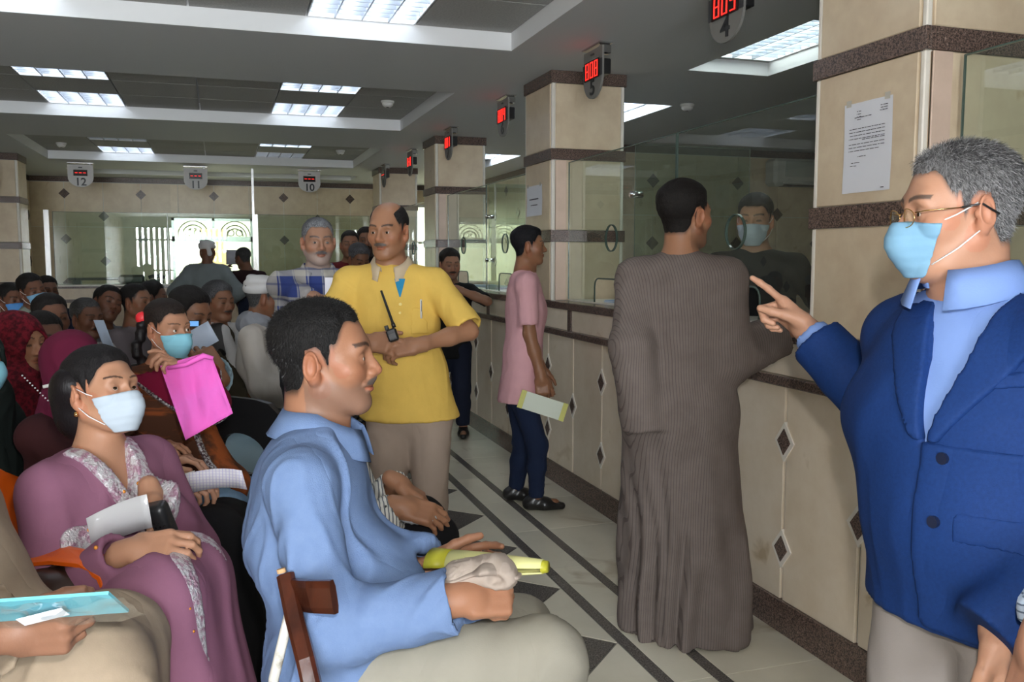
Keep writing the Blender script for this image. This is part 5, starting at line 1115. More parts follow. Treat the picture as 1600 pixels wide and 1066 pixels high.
# ---- young man in a pink t-shirt
J = person('person', 'young man in a pink t-shirt and dark jeans standing in profile at the counter', P(826, 385, 5.0), 106, 'stand', dict(skin=(.25, .115, .06), res=.0045, hyaw=106, hpitch=2, hair=(.008, .007, .010), k=.97, hs=.93, fat=.95, thick=.010, front=.006, wR=P(849, 612, 4.86), eR=-fR+fF*.1, hR=dict(d=-fU+fR*.1, n=fF, curl=(.8, .8, .8, .8)), wL=P(850, 600, 5.15), feet=[tuple(onZ(806, 782, 0)[:2]), tuple(onZ(838, 797, 0)[:2])], sw=.92, pel=P(812, 610, 5.0), fore=.060))
shirt(J, fab('pink_cotton', (.66, .36, .38)), .012, .010, (.8, .82), hem=.055, amp=.006, hg=.024); dj = fab('dark_jeans', (.013, .022, .055), bump=(500, .3)); trousers(J, dj, .0, .010, .005, .96)
bl = mat('black_leather'); shoes(J, bl, L=.15)
for i in (0, 1): a = J['ank'][i]-J['org']; MB().tube([a+np.array([0, 0, -.02]), a+np.array([0, 0, .045])], [.034, .033], 12).build('sock', fab('white_sock', (.6, .6, .6)), J['t'], True)

# ---- man in the yellow polo shirt with a radio
wr = P(640, 540, 3.42); wl = P(592, 545, 3.42)
J = person('person', 'balding man in a yellow polo shirt and beige trousers holding a radio', P(607, 362, 3.73), 202, 'stand', dict(skin=SK, res=.0034, hyaw=215, hpitch=-4, style='bald', hair=(.02, .018, .018), thick=.005, moust=1, moustc=(.09, .08, .075), stubble=.12, fat=1.1, k=1.0, hs=1.0, sw=1.06,
    wL=P(652, 540, 3.50), eL=fR*1.0-fU*.5, hL=dict(d=-fR*.9-fF*.25-fU*.15, n=-fR*.1-fU*.6+fF*.7, curl=(.7, .75, .8, .8), thumb=.6), wR=P(577, 535, 3.50), eR=-fR*1.0-fU*.6, hR=dict(d=fR*.85-fF*.35-fU*.1, n=fR*.1+fF*.8-fU*.3, curl=(.8, .85, .9, .9), thumb=.6), feet=[tuple(onZ(678, 948, 0)[:2]), tuple(onZ(612, 948, 0)[:2])], pel=P(640, 642, 3.73), eyes=1, hres=.0034))
yel = fab('yellow_pique', (.76, .50, .11), .85, bump=(300, .35)); shirt(J, yel, .016, .009, (.95, .95), hem=.03, belly=.8, amp=.006, wide=.014, hg=.024)
collar(J, fab('cream_collar', (.60, .48, .33)), 1.0, .034, .068); SF = J['shirtF']; nz = J['neck'][2]
pk = MB(); 
for z0_, z1_, c3 in ((-.20, -.055, yel),):
    pts = [surf_y(SF, J, x, nz+z0_+(z1_-z0_)*q, .004)-J['org'] for q in (0, .25, .5, .75, 1) for x in (.014, .046)]; raw('placket', pts, [(2*i, 2*i+1, 2*i+3, 2*i+2) for i in range(4)], yel, J['t'], True)
pts = [surf_y(SF, J, x*w+.03, nz-.125+.075*q, .010)-J['org'] for q, w in ((0, .1), (.5, .55), (1, 1)) for x in (-.020, .026)]; raw('open_neck_lining', pts, [(0, 1, 3, 2), (2, 3, 5, 4)], fab('teal_lining', (.03, .25, .45)), J['t'], True)
button(J, SF, .028, nz-.155, mat('yellow_button', (.85, .7, .25), .3), .0065); button(J, SF, .028, nz-.19, mat('yellow_button'), .005)
lobj(J, 'chest_pocket', SF, .006, yel, 0, region=flap(-.10, -.015, nz-.28, nz-.17), grow=.004, box=(J['pel']-.3, J['neck']+.25), it=1)
trousers(J, fab('beige_trouser_cloth', (.40, .31, .25)), .006, .012, .005, wide=.022); shoes(J, bl)
pn = thing('pen', surf_y(SF, J, -.055, nz-.185, .012), 'white pen clipped to the pocket of the yellow polo shirt', 'pen'); MB().tube([(0, 0, -.03), (0, 0, .045), (0, 0, .05)], [.0045, .0045, .003], 8).build('barrel', white_p, pn, True); bbx('clip', (-.001, -.009, .0), (.001, -.004, .045), chrome, pn)
rp = P(612, 520, 3.36); rd = thing('two_way_radio', rp, 'black two-way radio with a long antenna held by the man in yellow', 'radio'); rd.matrix_world = Matrix.Translation(Vector(rp)) @ Matrix(np.stack([nrm(np.cross(-cF, cU*.92-cR*.35+cF*.1)), nrm(cU*.92-cR*.35+cF*.1), -cF], 1)).to_4x4()
bbx('radio_body', (-.020, -.035, -.013), (.020, .015, .013), black_pl, rd, .006); MB().tube([(-.016, .015, 0), (-.016, .03, 0), (-.016, .035, 0), (-.016, .165, 0)], [.008, .008, .0055, .0045], 10).build('antenna', black_pl, rd, True); MB().tube([(.012, .014, 0), (.012, .032, 0)], .008, 10).build('knob', dark_gr, rd, True); bbx('speaker_grille', (-.014, -.025, .013), (.014, -.005, .015), dark_gr, rd, .004)

# ---- man in the plaid shirt
J = person('person', 'grey-bearded man in a blue and cream plaid shirt holding white paper', P(497, 379, 4.5), 190, 'stand', dict(skin=(.36, .19, .12), res=.0040, hyaw=176, hpitch=-1, hair=(.05, .05, .055), grey=1.0, greyc=(.30, .31, .33), thick=.006, moust=1, moustc=(.10, .10, .105), stubble=.55, beard=1, stubc=(.34, .31, .30), fat=1.2, sw=1.1, k=1.0, wR=P(520, 475, 4.1), eR=-fR-fU*.3, wL=P(565, 480, 4.15), eL=fR-fU*.5, hL=dict(d=-fR, n=fF), hR=dict(d=fR*.8+fU*.3, n=fF, curl=.5), rece=.02, eyes=1))
pl_ = mat('plaid_cloth', (.035, .055, .20), .85, spec=.2, stripes=[(0, 7.2, (.50, .46, .36, .62), .12, .50), (2, 6.6, (.55, .52, .44, .55), .10, .46), (0, 14.4, (.62, .60, .52, .35), .1, .2), (2, 13.2, (.02, .035, .16, .55), .6, .75)], bump=(300, .15), bd=.002)
shirt(J, pl_, .018, .012, (1.4, 1.4), hem=.05, belly=.9, amp=.007); collar(J, pl_, 1, .034); trousers(J, fab('charcoal_trouser', (.05, .05, .055)), res=.018); shoes(J, bl)
def sheet(name, c, u, v, w, h, m, label, cat='paper', bend=0, group=None, backm=None, t=.0012, tag_=True):
    c = np.array(c, float); u = nrm(u); v = nrm(v); n = np.cross(u, v); N_ = 8; vs = []
    for j in range(3):
        for i in range(N_): a = -1+2*i/(N_-1); b = -1+j; vs.append(u*a*w/2+v*b*h/2+n*bend*(a*a-.5))
    fs = [(j*N_+i, j*N_+i+1, (j+1)*N_+i+1, (j+1)*N_+i) for j in range(2) for i in range(N_-1)]
    o = raw(name, vs, fs, m, None, True); o.location = c; md = o.modifiers.new('thickness', 'SOLIDIFY'); md.thickness = t
    return tag(o, label, cat, group)
gf = mat('green_folder', (.03, .35, .12), .5)
pt = thing('paper_folder', P(531, 451, 4.02), 'white sheet over a green folder held by the man in plaid', 'folder')
u_, v_ = nrm(cR*1-cF*.0), nrm(cU)
def quad(parent, name, c, u, v, w, h, m, th=.002):
    c = np.array(c, float); u = nrm(u); v = nrm(v); n = nrm(np.cross(u, v)); vs = [c+u*sx*w/2+v*sy*h/2+n*sz*th/2 for sz in (-1, 1) for sx, sy in ((-1, -1), (1, -1), (1, 1), (-1, 1))]
    return raw(name, vs, [(3, 2, 1, 0), (4, 5, 6, 7), (0, 1, 5, 4), (1, 2, 6, 5), (2, 3, 7, 6), (3, 0, 4, 7)], m, parent)
quad(pt, 'sheet', (0, 0, .0), u_, v_, .135, .10, mat('bright_paper', (.78, .77, .84), .7)); quad(pt, 'folder', cF*.006-cU*.03, u_, v_, .137, .085, gf, .004)

# ---- seated man in the pale blue shirt, foreground
H = P(508, 562, 2.0)
J = person('person', 'seated man in a pale blue shirt with short black hair and stubble, in profile', H, 104, 'sit', dict(skin=(.33, .155, .088), res=.0024, hyaw=107, hpitch=4, k=1.05, hs=1.05, hair=(.011, .010, .010), thick=.006, strands=13000, slen=.0065, comb=(0, .1, -.5), fore=.074, rece=.022, side=.0, stubble=.5, beard=0, stubc=(.15, .105, .085), fat=1.10, neckw=1.1, lean=.10, sw=1.1, nose=.95,
    wR=P(722, 936, 1.76), eR=-fR*.4-fU-fF*.3, hR=dict(d=nrm(fR*.85-fU*.02+fF*.3), n=nrm(fF*.8-fU*.5), curl=(1.15, 1.2, 1.3, 1.3), thumb=.3), wL=P(672, 893, 2.0), eL=-fU, hL=dict(d=nrm(fR*.9+fU*.12+fF*.45), n=nrm(-fF+fR*.4), curl=(.45, .55, .6, .6), thumb=.5), moust=1, moustc=(.10, .08, .07), hres=.003, knees=[P(805, 990, 2.12), P(850, 1032, 1.84)], feet=[np.array([*P(800, 1110, 2.1)[:2], .08]), np.array([*P(860, 1250, 1.84)[:2], .08])], pel=P(572, 1030, 1.95)))
lb = fab('pale_blue_linen', (.135, .205, .37), .8, mix=((.155, .23, .40), 40, .3, .7), bump=(420, .35))
F = Fld(); torso_prims(F, J, .022, belly=1.0, hem=J['pel']+np.array([0, 0, -.02]), ratio=1.0)
for i in (0, 1): sleeve(F, J, i, .018, 1.93, .016)
F.ell(J['pel']-J['f']*.05-np.array([0, 0, .03]), np.array((.23, .17, .15)), frame(J['f']), k=.08); F.cone(J['pel']+J['f']*.02, J['pel']*.45+J['kn'][1]*.55+np.array([0, 0, .028]), .105, .072, k=.07); pass
SFb = F; lobj(J, 'shirt', F, .0075, lb, .015, 3.6, 31, (.35, 0, 1), .40, it=2)
collar(J, lb, .9, .042, .074)
trb = fab('khaki_trouser_cloth', (.30, .28, .23), .85); trousers(J, trb, .022, .010, .007); shoes(J, bl)
# rolled yellow folder
yl = mat('yellow_folder_paper', (.72, .70, .30), .6); ye = mat('yellow_folder_edge', (.42, .40, .03), .45)
a, b = P(676, 880, 1.95), P(856, 886, 1.86); ax_ = nrm(b-a); L_ = np.linalg.norm(b-a); t = thing('rolled_folder', a, 'yellow paper folder rolled into a tapering tube in the blue-shirted man’s hand'.replace('’', "'"), 'folder')
s1 = nrm(np.cross(ax_, cU)); s2 = np.cross(s1, ax_); vs = []; n = 22
def ringp(q, r, rv, sp=5.6): return [ax_*q*L_+s1*r*math.cos(th)+s2*rv*math.sin(th) for th in np.linspace(0, sp, n)]
secs = [(.17, .040, .028), (.4, .034, .026), (.7, .026, .0195), (.96, .017, .0135)]
vs = sum([ringp(*q) for q in secs], []); raw('roll', vs, [(j*n+i, j*n+i+1, (j+1)*n+i+1, (j+1)*n+i) for j in range(len(secs)-1) for i in range(n-1)], yl, t, True).modifiers.new('thickness', 'SOLIDIFY').thickness = .0015
vs = ringp(.0, .048, .031)+ringp(.172, .0405, .0285); raw('open_end', vs, [(i, i+1, n+i+1, n+i) for i in range(n-1)], ye, t, True).modifiers.new('thickness', 'SOLIDIFY').thickness = .0015
vs = ringp(.955, .0175, .014, 6.28)+ringp(1.0, .015, .012, 6.28); raw('tip_band', vs, [(i, i+1, n+i+1, n+i) for i in range(n-1)]+[tuple(range(n, 2*n-1))], ye, t, True)
# cap
cp = P(752, 897, 1.80); t = thing('cap', cp, 'crumpled beige cap held over the knee by the blue-shirted man', 'cap'); cpm = fab('beige_cap_cloth', (.40, .33, .28), .9); F = Fld()
F.cone(-cR*.05-cU*.006, cR*.035+cU*.012, .030, .026, k=.02, side=cF, ratio=1.5); F.ell(cR*.045+cU*.0-cF*.01, (.03, .04, .028), k=.02); F.cone(-cR*.03+cU*.01-cF*.02, cR*.03-cU*.01-cF*.03, .013, .013, k=.008); F.cone(-cR*.0+cU*.02-cF*.02, cR*.05+cU*.018-cF*.02, .010, .012, k=.006); F.ell(cR*.03-cF*.05-cU*.004, (.018, .018, .012), k=.01, sub=True)
lo, hi = F.bounds(); ax = axes(lo, hi, .0035); V, Q = nets(F.eval(ax), ax); V = folds(V, Q, .004, 16, 3); mkmesh('crown', V, Q, cpm, t)
F = Fld(); F.cone(-cR*.095-cU*.022-cF*.01, cR*.02+cU*.02-cF*.02, .007, .007, k=.004, side=nrm(cF+cR*.2), ratio=5.5); F.cone(cR*.01+cU*.020-cF*.02, cR*.075+cU*.0-cF*.02, .007, .006, k=.02, side=nrm(cF+cR*.2), ratio=4.5)
lo, hi = F.bounds(); ax = axes(lo, hi, .0035); V, Q = nets(F.eval(ax), ax); mkmesh('peak', relax(V, Q, 2), Q, cpm, t)

# ---- man in a striped shirt sitting beyond (only hands and knees show)
J = person('person', 'seated man beyond the blue shirt, only striped cuffs, hands and black trousers showing', P(516, 592, 2.75), 112, 'sit', dict(skin=SK, res=.005, hyaw=112, fat=.95, wR=P(628, 792, 2.62), eR=-fR*.3-fU, wL=P(622, 755, 2.80), eL=-fU*.8+fF*.4, hR=dict(d=nrm(fR*.9-fU*.25), n=-fU*.6+fF*.5, curl=(.5, .55, .6, .6)), hL=dict(d=nrm(fR*.8-fU*.5), n=-fU, curl=(.3, .3, .3, .4)), hres=.004, pel=P(520, 835, 2.78), knees=[P(655, 815, 2.95), P(672, 845, 2.70)], feet=[np.array([*P(650, 1000, 2.95)[:2], .08]), np.array([*P(672, 1010, 2.7)[:2], .08])]))
shirt(J, mat('striped_cotton', (.62, .62, .58), .8, stripes=[(0, 95, (.12, .13, .15), 0, .35)]), .014, .012, (1.93, 1.93), amp=.004, wide=.012); trousers(J, fab('black_trouser_cloth', (.008, .008, .010)), .022, .012, .005); shoes(J, bl)
t = thing('plastic_bag', P(650, 808, 2.62), 'small clear plastic bag with a yellow edge under the striped-cuffed hands', 'bag'); F = Fld(); F.ell((0, 0, 0), (.045, .025, .018)); F.ell(cR*.03-cU*.005, (.03, .025, .014)); lo, hi = F.bounds(); ax = axes(lo, hi, .004); V, Q = nets(F.eval(ax), ax); V = folds(V, Q, .004, 22, 2); mkmesh('bag_film', V, Q, mat('clear_film', (.5, .52, .55), .15, spec=.9), t)
MB().tube([-cR*.05+cU*.018, cU*.022, cR*.05+cU*.016], .004, 6).build('yellow_edge', ye, t, True)

# ---- woman in the mauve dress
H = P(160, 614, 2.25)
J = person('person', 'woman in a mauve embroidered dress and white mask on an orange chair', H, 128, 'sit', dict(skin=(.42, .215, .13), res=.0028, hyaw=131, hpitch=13, hroll=-.10, male=0, hs=.97, k=.97, hair=(.010, .008, .009), thick=.010, style='long', fore=.074, rece=.006, fat=1.25, sw=.98, mask=mask_wh, neckw=.92,
    gaze=dirv(140, 22), wR=P(205, 862, 1.98), eR=-fU-fR*.6, hR=dict(d=nrm(fR*.9+fU*.15), n=nrm(-fU*.5+fF*.5), curl=(.6, .65, .7, .7), thumb=.3), wL=P(236, 776, 2.20), eL=-fU+fR*.4+fF*.5, hL=dict(d=nrm(fR*.35-fU*.9-fF*.3), n=-fR*.3-fF*.3+fU*-.2, curl=(.35, .4, .45, .5), thumb=.4), hres=.0032, pel=P(140, 965, 2.28), knees=[P(285, 905, 2.16), P(248, 940, 1.96)], feet=[np.array([*P(360, 1030, 2.10)[:2], .085]), np.array([*P(330, 1120, 1.95)[:2], .085])]))
mv = fab('mauve_crepe', (.27, .115, .18), .8, mix=((.24, .10, .16), 8, .3, .7), bump=(240, .12))
def neck_v(x, y, z): return np.maximum(np.abs(x)-(z-(J['neck'][2]-.145))*.32, .03-y)
F = Fld(); torso_prims(F, J, .020, belly=1.0, open_neck=.02); k = J['k']
for i in (0, 1): F.cone(J['hips'][i], J['kn'][i], .100, .078, k=.07); F.cone(J['kn'][i], J['ank'][i]*[1, 1, 0]+np.array([0, 0, .05]), .078, .095, k=.09, flat=(0, 1)); F.ell(J['chest']+J['f']*.055+J['rt']*(.062 if i else -.062)-np.array([0, 0, .02]), (.085, .085, .08), k=.06)
kc = (J['kn'][0]+J['kn'][1])/2; ac = (J['ank'][0]+J['ank'][1])/2; F.cone(J['pel']+J['f']*.05, kc, .09, .06, k=.07, side=J['rt'], ratio=1.5); F.cone(kc, ac*[1, 1, 0]+np.array([0, 0, .05]), .07, .10, k=.1, side=J['rt'], ratio=1.7, flat=(0, 1))
for i, to in ((0, 1.98), (1, 1.90)): sleeve(F, J, i, .020, to, .012, inner=i == 1)
MF = F; md_ = lobj(J, 'dress', F, .008, mv, .0075, 2.8, 41, (0, 0, 1), .35, carve=neck_v)
emb = mat('silver_embroidery', (.62, .60, .62), .35, .35, mix=((.40, .22, .30), 60, .45, .6), bump=(150, 1.0), bd=.006); gem = mat('amber_bead', (.75, .28, .04), .2, emit=0)
nz = J['neck'][2]; FB = (J['pel']-np.array([.6, .6, .6]), J['neck']+np.array([.45, .45, .1]))
lobj(J, 'embroidered_neckline', F, .005, emb, .0012, 30, 3, box=(J['pel']-np.array([.3, .3, 0]), J['neck']+np.array([.3, .3, .08])), grow=.004, it=1, region=lambda x, y, z: np.maximum.reduce([-(np.abs(x)-(z-(nz-.145))*.32), (np.abs(x)-(z-(nz-.145))*.32)-.040, (nz-.33)-z, .03-y, z-(nz+.02)]))
def band_along(a, b, w): 
    a, b = np.array(a), np.array(b)
    def fn(ax):
        X, Y, Z = ax[0][:, None, None], ax[1][None, :, None], ax[2][None, None, :]; ba = b-a; L2 = ba @ ba; h = np.clip(((X-a[0])*ba[0]+(Y-a[1])*ba[1]+(Z-a[2])*ba[2])/L2, 0, 1)
        return np.sqrt((X-a[0]-h*ba[0])**2+(Y-a[1]-h*ba[1])**2+(Z-a[2]-h*ba[2])**2)-w
    return fn
def stripe(J, F, pts, w, m, name, res=.006, grow=.004):
    pts = [np.array(p) for p in pts]; lo = np.min(pts, 0)-w-.02; hi = np.max(pts, 0)+w+.02; ax = axes(lo, hi, res); D = F.eval(ax)-grow; G = np.full(D.shape, 1.0)
    for a, b in zip(pts[:-1], pts[1:]): G = np.minimum(G, band_along(a, b, w)(ax))
    V, Q = nets(np.maximum(D, G.astype(f32)), ax)
    if len(V) == 0: return None
    V = relax(V, Q, 1, .4); return mkmesh(name, V-J['org'], Q, m, J['t'])
def onsurf(F, p, d):       # march from p along -d (towards the camera) until outside
    p = np.array(p, float); ins = p.copy()
    for i in range(80):
        q = p-d*(.2-.005*i)
        if F.eval([np.array([q[j]]) for j in range(3)])[0, 0, 0] < 0: return q
    return p
def surfpix(F, x, y, d0, rng_=.5):
    r = ray(x, y)
    for d in np.arange(d0-rng_, d0+rng_, .006):
        q = cC+r*d
        if F.eval([np.array([q[j]]) for j in range(3)])[0, 0, 0] < 0: return q
    return cC+r*d0
stripe(J, F, [surfpix(F, *q) for q in ((262, 850, 2.0), (285, 880, 2.0), (298, 925, 2.0), (305, 980, 2.0), (312, 1040, 2.0))], .026, emb, 'embroidered_stripe')
stripe(J, F, [surfpix(F, *q) for q in ((235, 970, 1.95), (245, 1010, 1.95))], .020, emb, 'embroidered_patch')
stripe(J, F, [surfpix(F, *q) for q in ((118, 850, 1.95), (150, 845, 1.95))], .040, emb, 'embroidered_cuff')
bd_ = MB(); rr_ = random.Random(5)
for (x, y) in ((264, 853), (276, 868), (288, 892), (290, 920), (297, 950), (303, 985), (110, 845), (140, 828), (155, 832), (152, 855), (118, 858), (195, 768), (218, 755)):
    q = surfpix(F, x, y, 2.0)-J['org']-cF*.006; bd_.tube([q, q-cF*.004], [.0055, .003], 8)
bo = bd_.build('amber_beads', gem, J['t'], True); bo['kind'] = 'stuff'
# bun / gathered hair behind, earring
F = Fld(); T2 = lambda *p: J['H']+J['M'] @ (np.array(p)*J['hs']); F.ell(T2(0, -.085, .0), (.078, .06, .085), J['M'], k=.03); F.ell(T2(0, -.10, -.06), (.05, .045, .05), k=.04); F.cone(T2(-.05, -.05, .03), T2(.05, -.05, .03), .05, .05, k=.03); hbm = fab('black_hair', (.010, .008, .009), .45, bump=(160, .9, (1, 1, .2)))
lobj(J, 'gathered_hair', F, .006, hbm, .002, 9, 4)
q = T2(.080, -.012, -.045)-J['org']; MB().tube([q, q+np.array([0, 0, -.012])], [.004, .006], 8).build('gold_earring', gold, J['t'], True)
for i in (0, 1):
    a = J['ank'][i]-J['org']; d = J['f']; F = Fld(); A = J['ank'][i]*[1, 1, 0]; sd = np.array([d[1], -d[0], 0]); F.cone(A-d*.05+np.array([0, 0, .012]), A+d*.15+np.array([0, 0, .010]), .012, .012, k=.01, side=sd, ratio=3.2); lobj(J, 'sandal_sole', F, .006, black_pl, 0)
    F = Fld(); F.cone(A+d*.06-sd*.045+np.array([0, 0, .03]), A+d*.07+sd*.045+np.array([0, 0, .03]), .012, .012, k=.02); F.cone(A+d*.06-sd*.0+np.array([0, 0, .055]), A+d*.13+np.array([0, 0, .035]), .012, .010, k=.02, side=sd, ratio=2); lobj(J, 'sandal_strap', F, .006, emb, 0)
    F = Fld(); F.cone(J['ank'][i]+np.array([0, 0, -.03]), J['ank'][i]+np.array([0, 0, .22]), .052, .06); 
# purse
pp = P(250, 822, 2.14); t = thing('purse', pp, 'small black studded purse held in the lap of the woman in mauve', 'purse'); F = Fld(); R_ = frame(nrm(cF+cU*.3)); F.box((0, 0, 0), (.018, .010, .044), np.stack([nrm(cR+cU*.25), nrm(cF+cU*.3), nrm(np.cross(nrm(cR+cU*.25), nrm(cF+cU*.3)))], 1), rnd=.016); lo, hi = F.bounds(); ax = axes(lo, hi, .004); V, Q = nets(F.eval(ax), ax); mkmesh('purse_body', V, Q, black_pl, t)
st = MB(); u1, u2 = nrm(cR+cU*.25), nrm(cU-cR*.25)
for i in range(-2, 3):
    for j in range(-4, 5): q = u1*i*.011+u2*j*.011-cF*.028; st.tube([q+cF*.003, q-cF*.003], [.004, .0015], 5)
so_ = st.build('studs', dark_gr, t); so_['kind'] = 'stuff'; so_.data.materials[0] = mat('dark_stud', (.05, .05, .055), .15, .8)
sheet('crumpled_paper', P(262, 892, 2.09), cR+cU*.35, cU*.5-cR*.3-cF*.6, .10, .12, paper_m, 'white crumpled paper under the hands of the woman in mauve', bend=.01)
sheet('plastic_sleeve', P(188, 815, 2.06), cR+cU*.4, cU-cF*.4, .15, .09, mat('clear_plastic_sleeve', (.55, .55, .56), .15, spec=.8), 'creased clear plastic sleeve on the lap of the woman in mauve', 'plastic sleeve', bend=.015)
# ---------------------------------------------------------------- chairs
def wait_chair(pos, yawd, label, m=None, back=True, hole=True, arms=False, group='black waiting-room chairs'):
    """moulded seat on a metal frame; origin on the floor under the seat, facing yaw"""
    m = m or black_pl; t = thing('waiting_chair', (pos[0], pos[1], 0), label, 'chair', group, math.radians(-yawd)); z = pos[2]
    MB().box((-.23, -.20, z-.035), (.23, .24, z), .02).build('seat', m, t)
    if back:
        v = []; f = []; n = 28; yb = -.22
        for (yy) in (yb, yb-.025):
            for k in range(n):
                a = 2*math.pi*k/n; c, s = math.cos(a), math.sin(a); q = (abs(c)**5+abs(s)**5)**(-1/5.); v.append((.235*c*q, yy-.08*(.5+.5*s*q), z+.27+.20*s*q))
            for k in range(n):
                a = 2*math.pi*k/n; r = (.125, .085) if hole else (.02, .01); v.append((r[0]*math.cos(a), yy-.08*(.5+.5*math.sin(a)*r[1]/.2), z+.24+r[1]*math.sin(a)))
        for k in range(n):
            j = (k+1) % n; f += [(k, j, n+j, n+k), (2*n+j, 2*n+k, 3*n+k, 3*n+j), (k, 2*n+k, 2*n+j, j), (n+j, 3*n+j, 3*n+k, n+k)]
        raw('backrest', v, f, m, t, False)
    for sx in (-1, 1):
        MB().tube([(sx*.21, .19, 0), (sx*.20, .17, z-.03)], .011, 8).build('leg', dark_gr, t, True)
        MB().tube([(sx*.21, -.24, 0), (sx*.20, -.19, z-.03)]+([(sx*.20, -.25, z+.30)] if back else []), .011, 8).build('leg', dark_gr, t, True)
        if arms: MB().tube([(sx*.25, -.25, z+.22), (sx*.26, .0, z+.24), (sx*.25, .2, z+.20), (sx*.23, .22, z-.02)], [.02, .022, .022, .02], 8).build('armrest', m, t, True)
    return t
def under(J, label, **k):
    p = J['pel']; z = max(.30, p[2]-.115*J['fat']); return wait_chair((p[0]-J['f'][0]*.02, p[1]-J['f'][1]*.02, z), J['yaw'], label, **k)
wood = mat('varnished_dark_wood', (.085, .020, .008), .28, mix=((.032, .008, .004), 9, .35, .65), stretch=(1, 1, .15), dist=2, bump=(30, .1)); chip = mat('chipped_wood', (.55, .33, .16), .8); paintw = mat('chipped_white_paint', (.62, .60, .55), .55, mix=((.30, .27, .22), 25, .55, .68)); orange = mat('orange_plastic', (.72, .115, .008), .32)
# wooden chair of the man in pale blue: back slat and post in view
wc = thing('wooden_chair', (0, 0, 0), 'worn varnished wooden chair with white-painted legs under the blue-shirted man', 'chair')
a, b, c = P(447, 905, 1.72), P(478, 1030, 1.62), P(512, 1180, 1.58)
def beam(name, pts, w, h, m, par, side=None, bev=.25):
    mb = MB(); vs = []; pts = [np.array(p, float) for p in pts]
    for i, p in enumerate(pts):
        tdir = nrm(pts[min(i+1, len(pts)-1)]-pts[max(i-1, 0)]); s_ = nrm(side-tdir*np.dot(side, tdir)) if side is not None else nrm(np.cross(tdir, (0, 0, 1))); u_ = np.cross(tdir, s_)
        for (q, r) in ((-1, -.6), (-.6, -1), (.6, -1), (1, -.6), (1, .6), (.6, 1), (-.6, 1), (-1, .6)): vs.append(p+s_*q*w/2+u_*r*h/2)
    n = 8; fs = [(i*n+k, i*n+(k+1) % n, (i+1)*n+(k+1) % n, (i+1)*n+k) for i in range(len(pts)-1) for k in range(n)]+[tuple(range(n))[::-1], tuple((len(pts)-1)*n+k for k in range(n))]
    return mb.add(vs, fs).build(name, m, par, False)
beam('back_post', [a+cU*.005, (a+b)/2-cR*.002, b, c], .034, .030, wood, wc, cR)
a2 = a+cF*.36-cR*.02; beam('back_post', [a2, a2+(b-a), a2+(c-a)], .034, .030, wood, wc, cR)
beam('back_slat', [a+cR*.012-cU*.03, P(487, 932, 1.65), P(522, 933, 1.62)], .016, .062, wood, wc, cF)
beam('chipped_corner', [a+cU*.012-cR*.008, a+cU*.02-cR*.010], .016, .012, chip, wc, cR)
sz = .43; cc = P(560, 1120, 1.92); MB().box((-.24, -.22, sz-.03), (.24, .22, sz), .012).xf(Matrix.Translation((cc[0], cc[1], 0)) @ Matrix.Rotation(math.radians(-104), 4, 'Z')).build('seat', mat('light_plywood', (.55, .30, .12), .5), wc)
p0 = P(433, 905, 1.98); p1 = onZ(418, 985, 0.0); lw1 = P(420, 982, 2.3)
MB().tube([P(452, 960, 1.68), P(428, 1060, 1.68), onZ(405, 1290, 0)], .010, 8).build('leg', paintw, wc, True)
# orange plastic armchair of the woman in mauve
oc = thing('plastic_armchair', (0, 0, 0), 'orange plastic armchair under the woman in mauve', 'chair')
beam('armrest', [P(40, 872, 2.03), P(95, 868, 2.0), P(140, 875, 1.97), P(170, 900, 1.95), P(180, 935, 1.94), P(182, 1000, 1.93)], .062, .016, orange, oc, nrm(cF+cU*.3))
beam('armrest', [P(40, 872, 2.55), P(140, 870, 2.55), P(180, 935, 2.5)], .05, .016, orange, oc, cF)
beam('seat_shell', [P(40, 985, 2.25), P(150, 1005, 2.25), P(215, 1000, 2.2)], .46, .02, orange, oc, cF)
v = []; 
for j, (z, w, o_) in enumerate(((-.02, .40, 0), (.08, .44, -.02), (.2, .46, -.05), (.28, .40, -.08), (.31, .25, -.085))):
    for i in range(9): u = -1+i/4.; v.append(P(12, 870, 2.35)+cF*u*w/2+cU*(z-.1)+cR*(o_-.03*(1-u*u)))
bk_ = raw('backrest', v, [(j*9+i, j*9+i+1, (j+1)*9+i+1, (j+1)*9+i) for j in range(4) for i in range(8)], orange, oc, True); bk_.modifiers.new('thickness', 'SOLIDIFY').thickness = .012
for (x, y, d) in ((60, 1010, 2.05), (60, 990, 2.5), (200, 1020, 2.02), (205, 1000, 2.4)):
    q = P(x, y, d); MB().tube([q, (q[0]+.02, q[1], 0)], .013, 8).build('leg', steel, oc, True)

# ---------------------------------------------------------------- more people
CR = dict(res=.0060, hres=.006, bres=.017, eyes=0)
def fold_(J, m, **k): return shirt(J, m, .016, .015, k.pop('to', (1.95, 1.95)), **k)
# woman with maroon headscarf and black skirt beside the woman in mauve
J = person('person', 'woman in a maroon headscarf and black skirt, half hidden behind the woman in mauve', P(116, 572, 2.9), 118, 'sit', dict(skin=SK_L, res=.0045, hyaw=140, male=0, style='none', hs=.95, k=.95, fat=1.05, wR=P(262, 752, 2.62), eR=-fU-fR*.3, hR=dict(d=nrm(fR-fU*.1), n=-fU*.8+fF*.4, curl=(.5, .6, .7, .7)), wL=P(252, 725, 2.78), eL=-fU, hL=dict(d=nrm(fR+fU*.2), n=-fU, curl=(.5, .5, .6, .6)), hres=.004, pel=P(150, 880, 2.85), knees=[P(345, 835, 2.85), P(325, 850, 2.62)], feet=[np.array([*P(375, 960, 2.85)[:2], .08]), np.array([*P(372, 970, 2.68)[:2], .08])]))
mar = fab('maroon_jersey', (.13, .012, .04), .9); scarf_head(J, mar, res=.006)
F = Fld(); torso_prims(F, J, .018); 
for i in (0, 1): sleeve(F, J, i, .012, 1.93, .004)
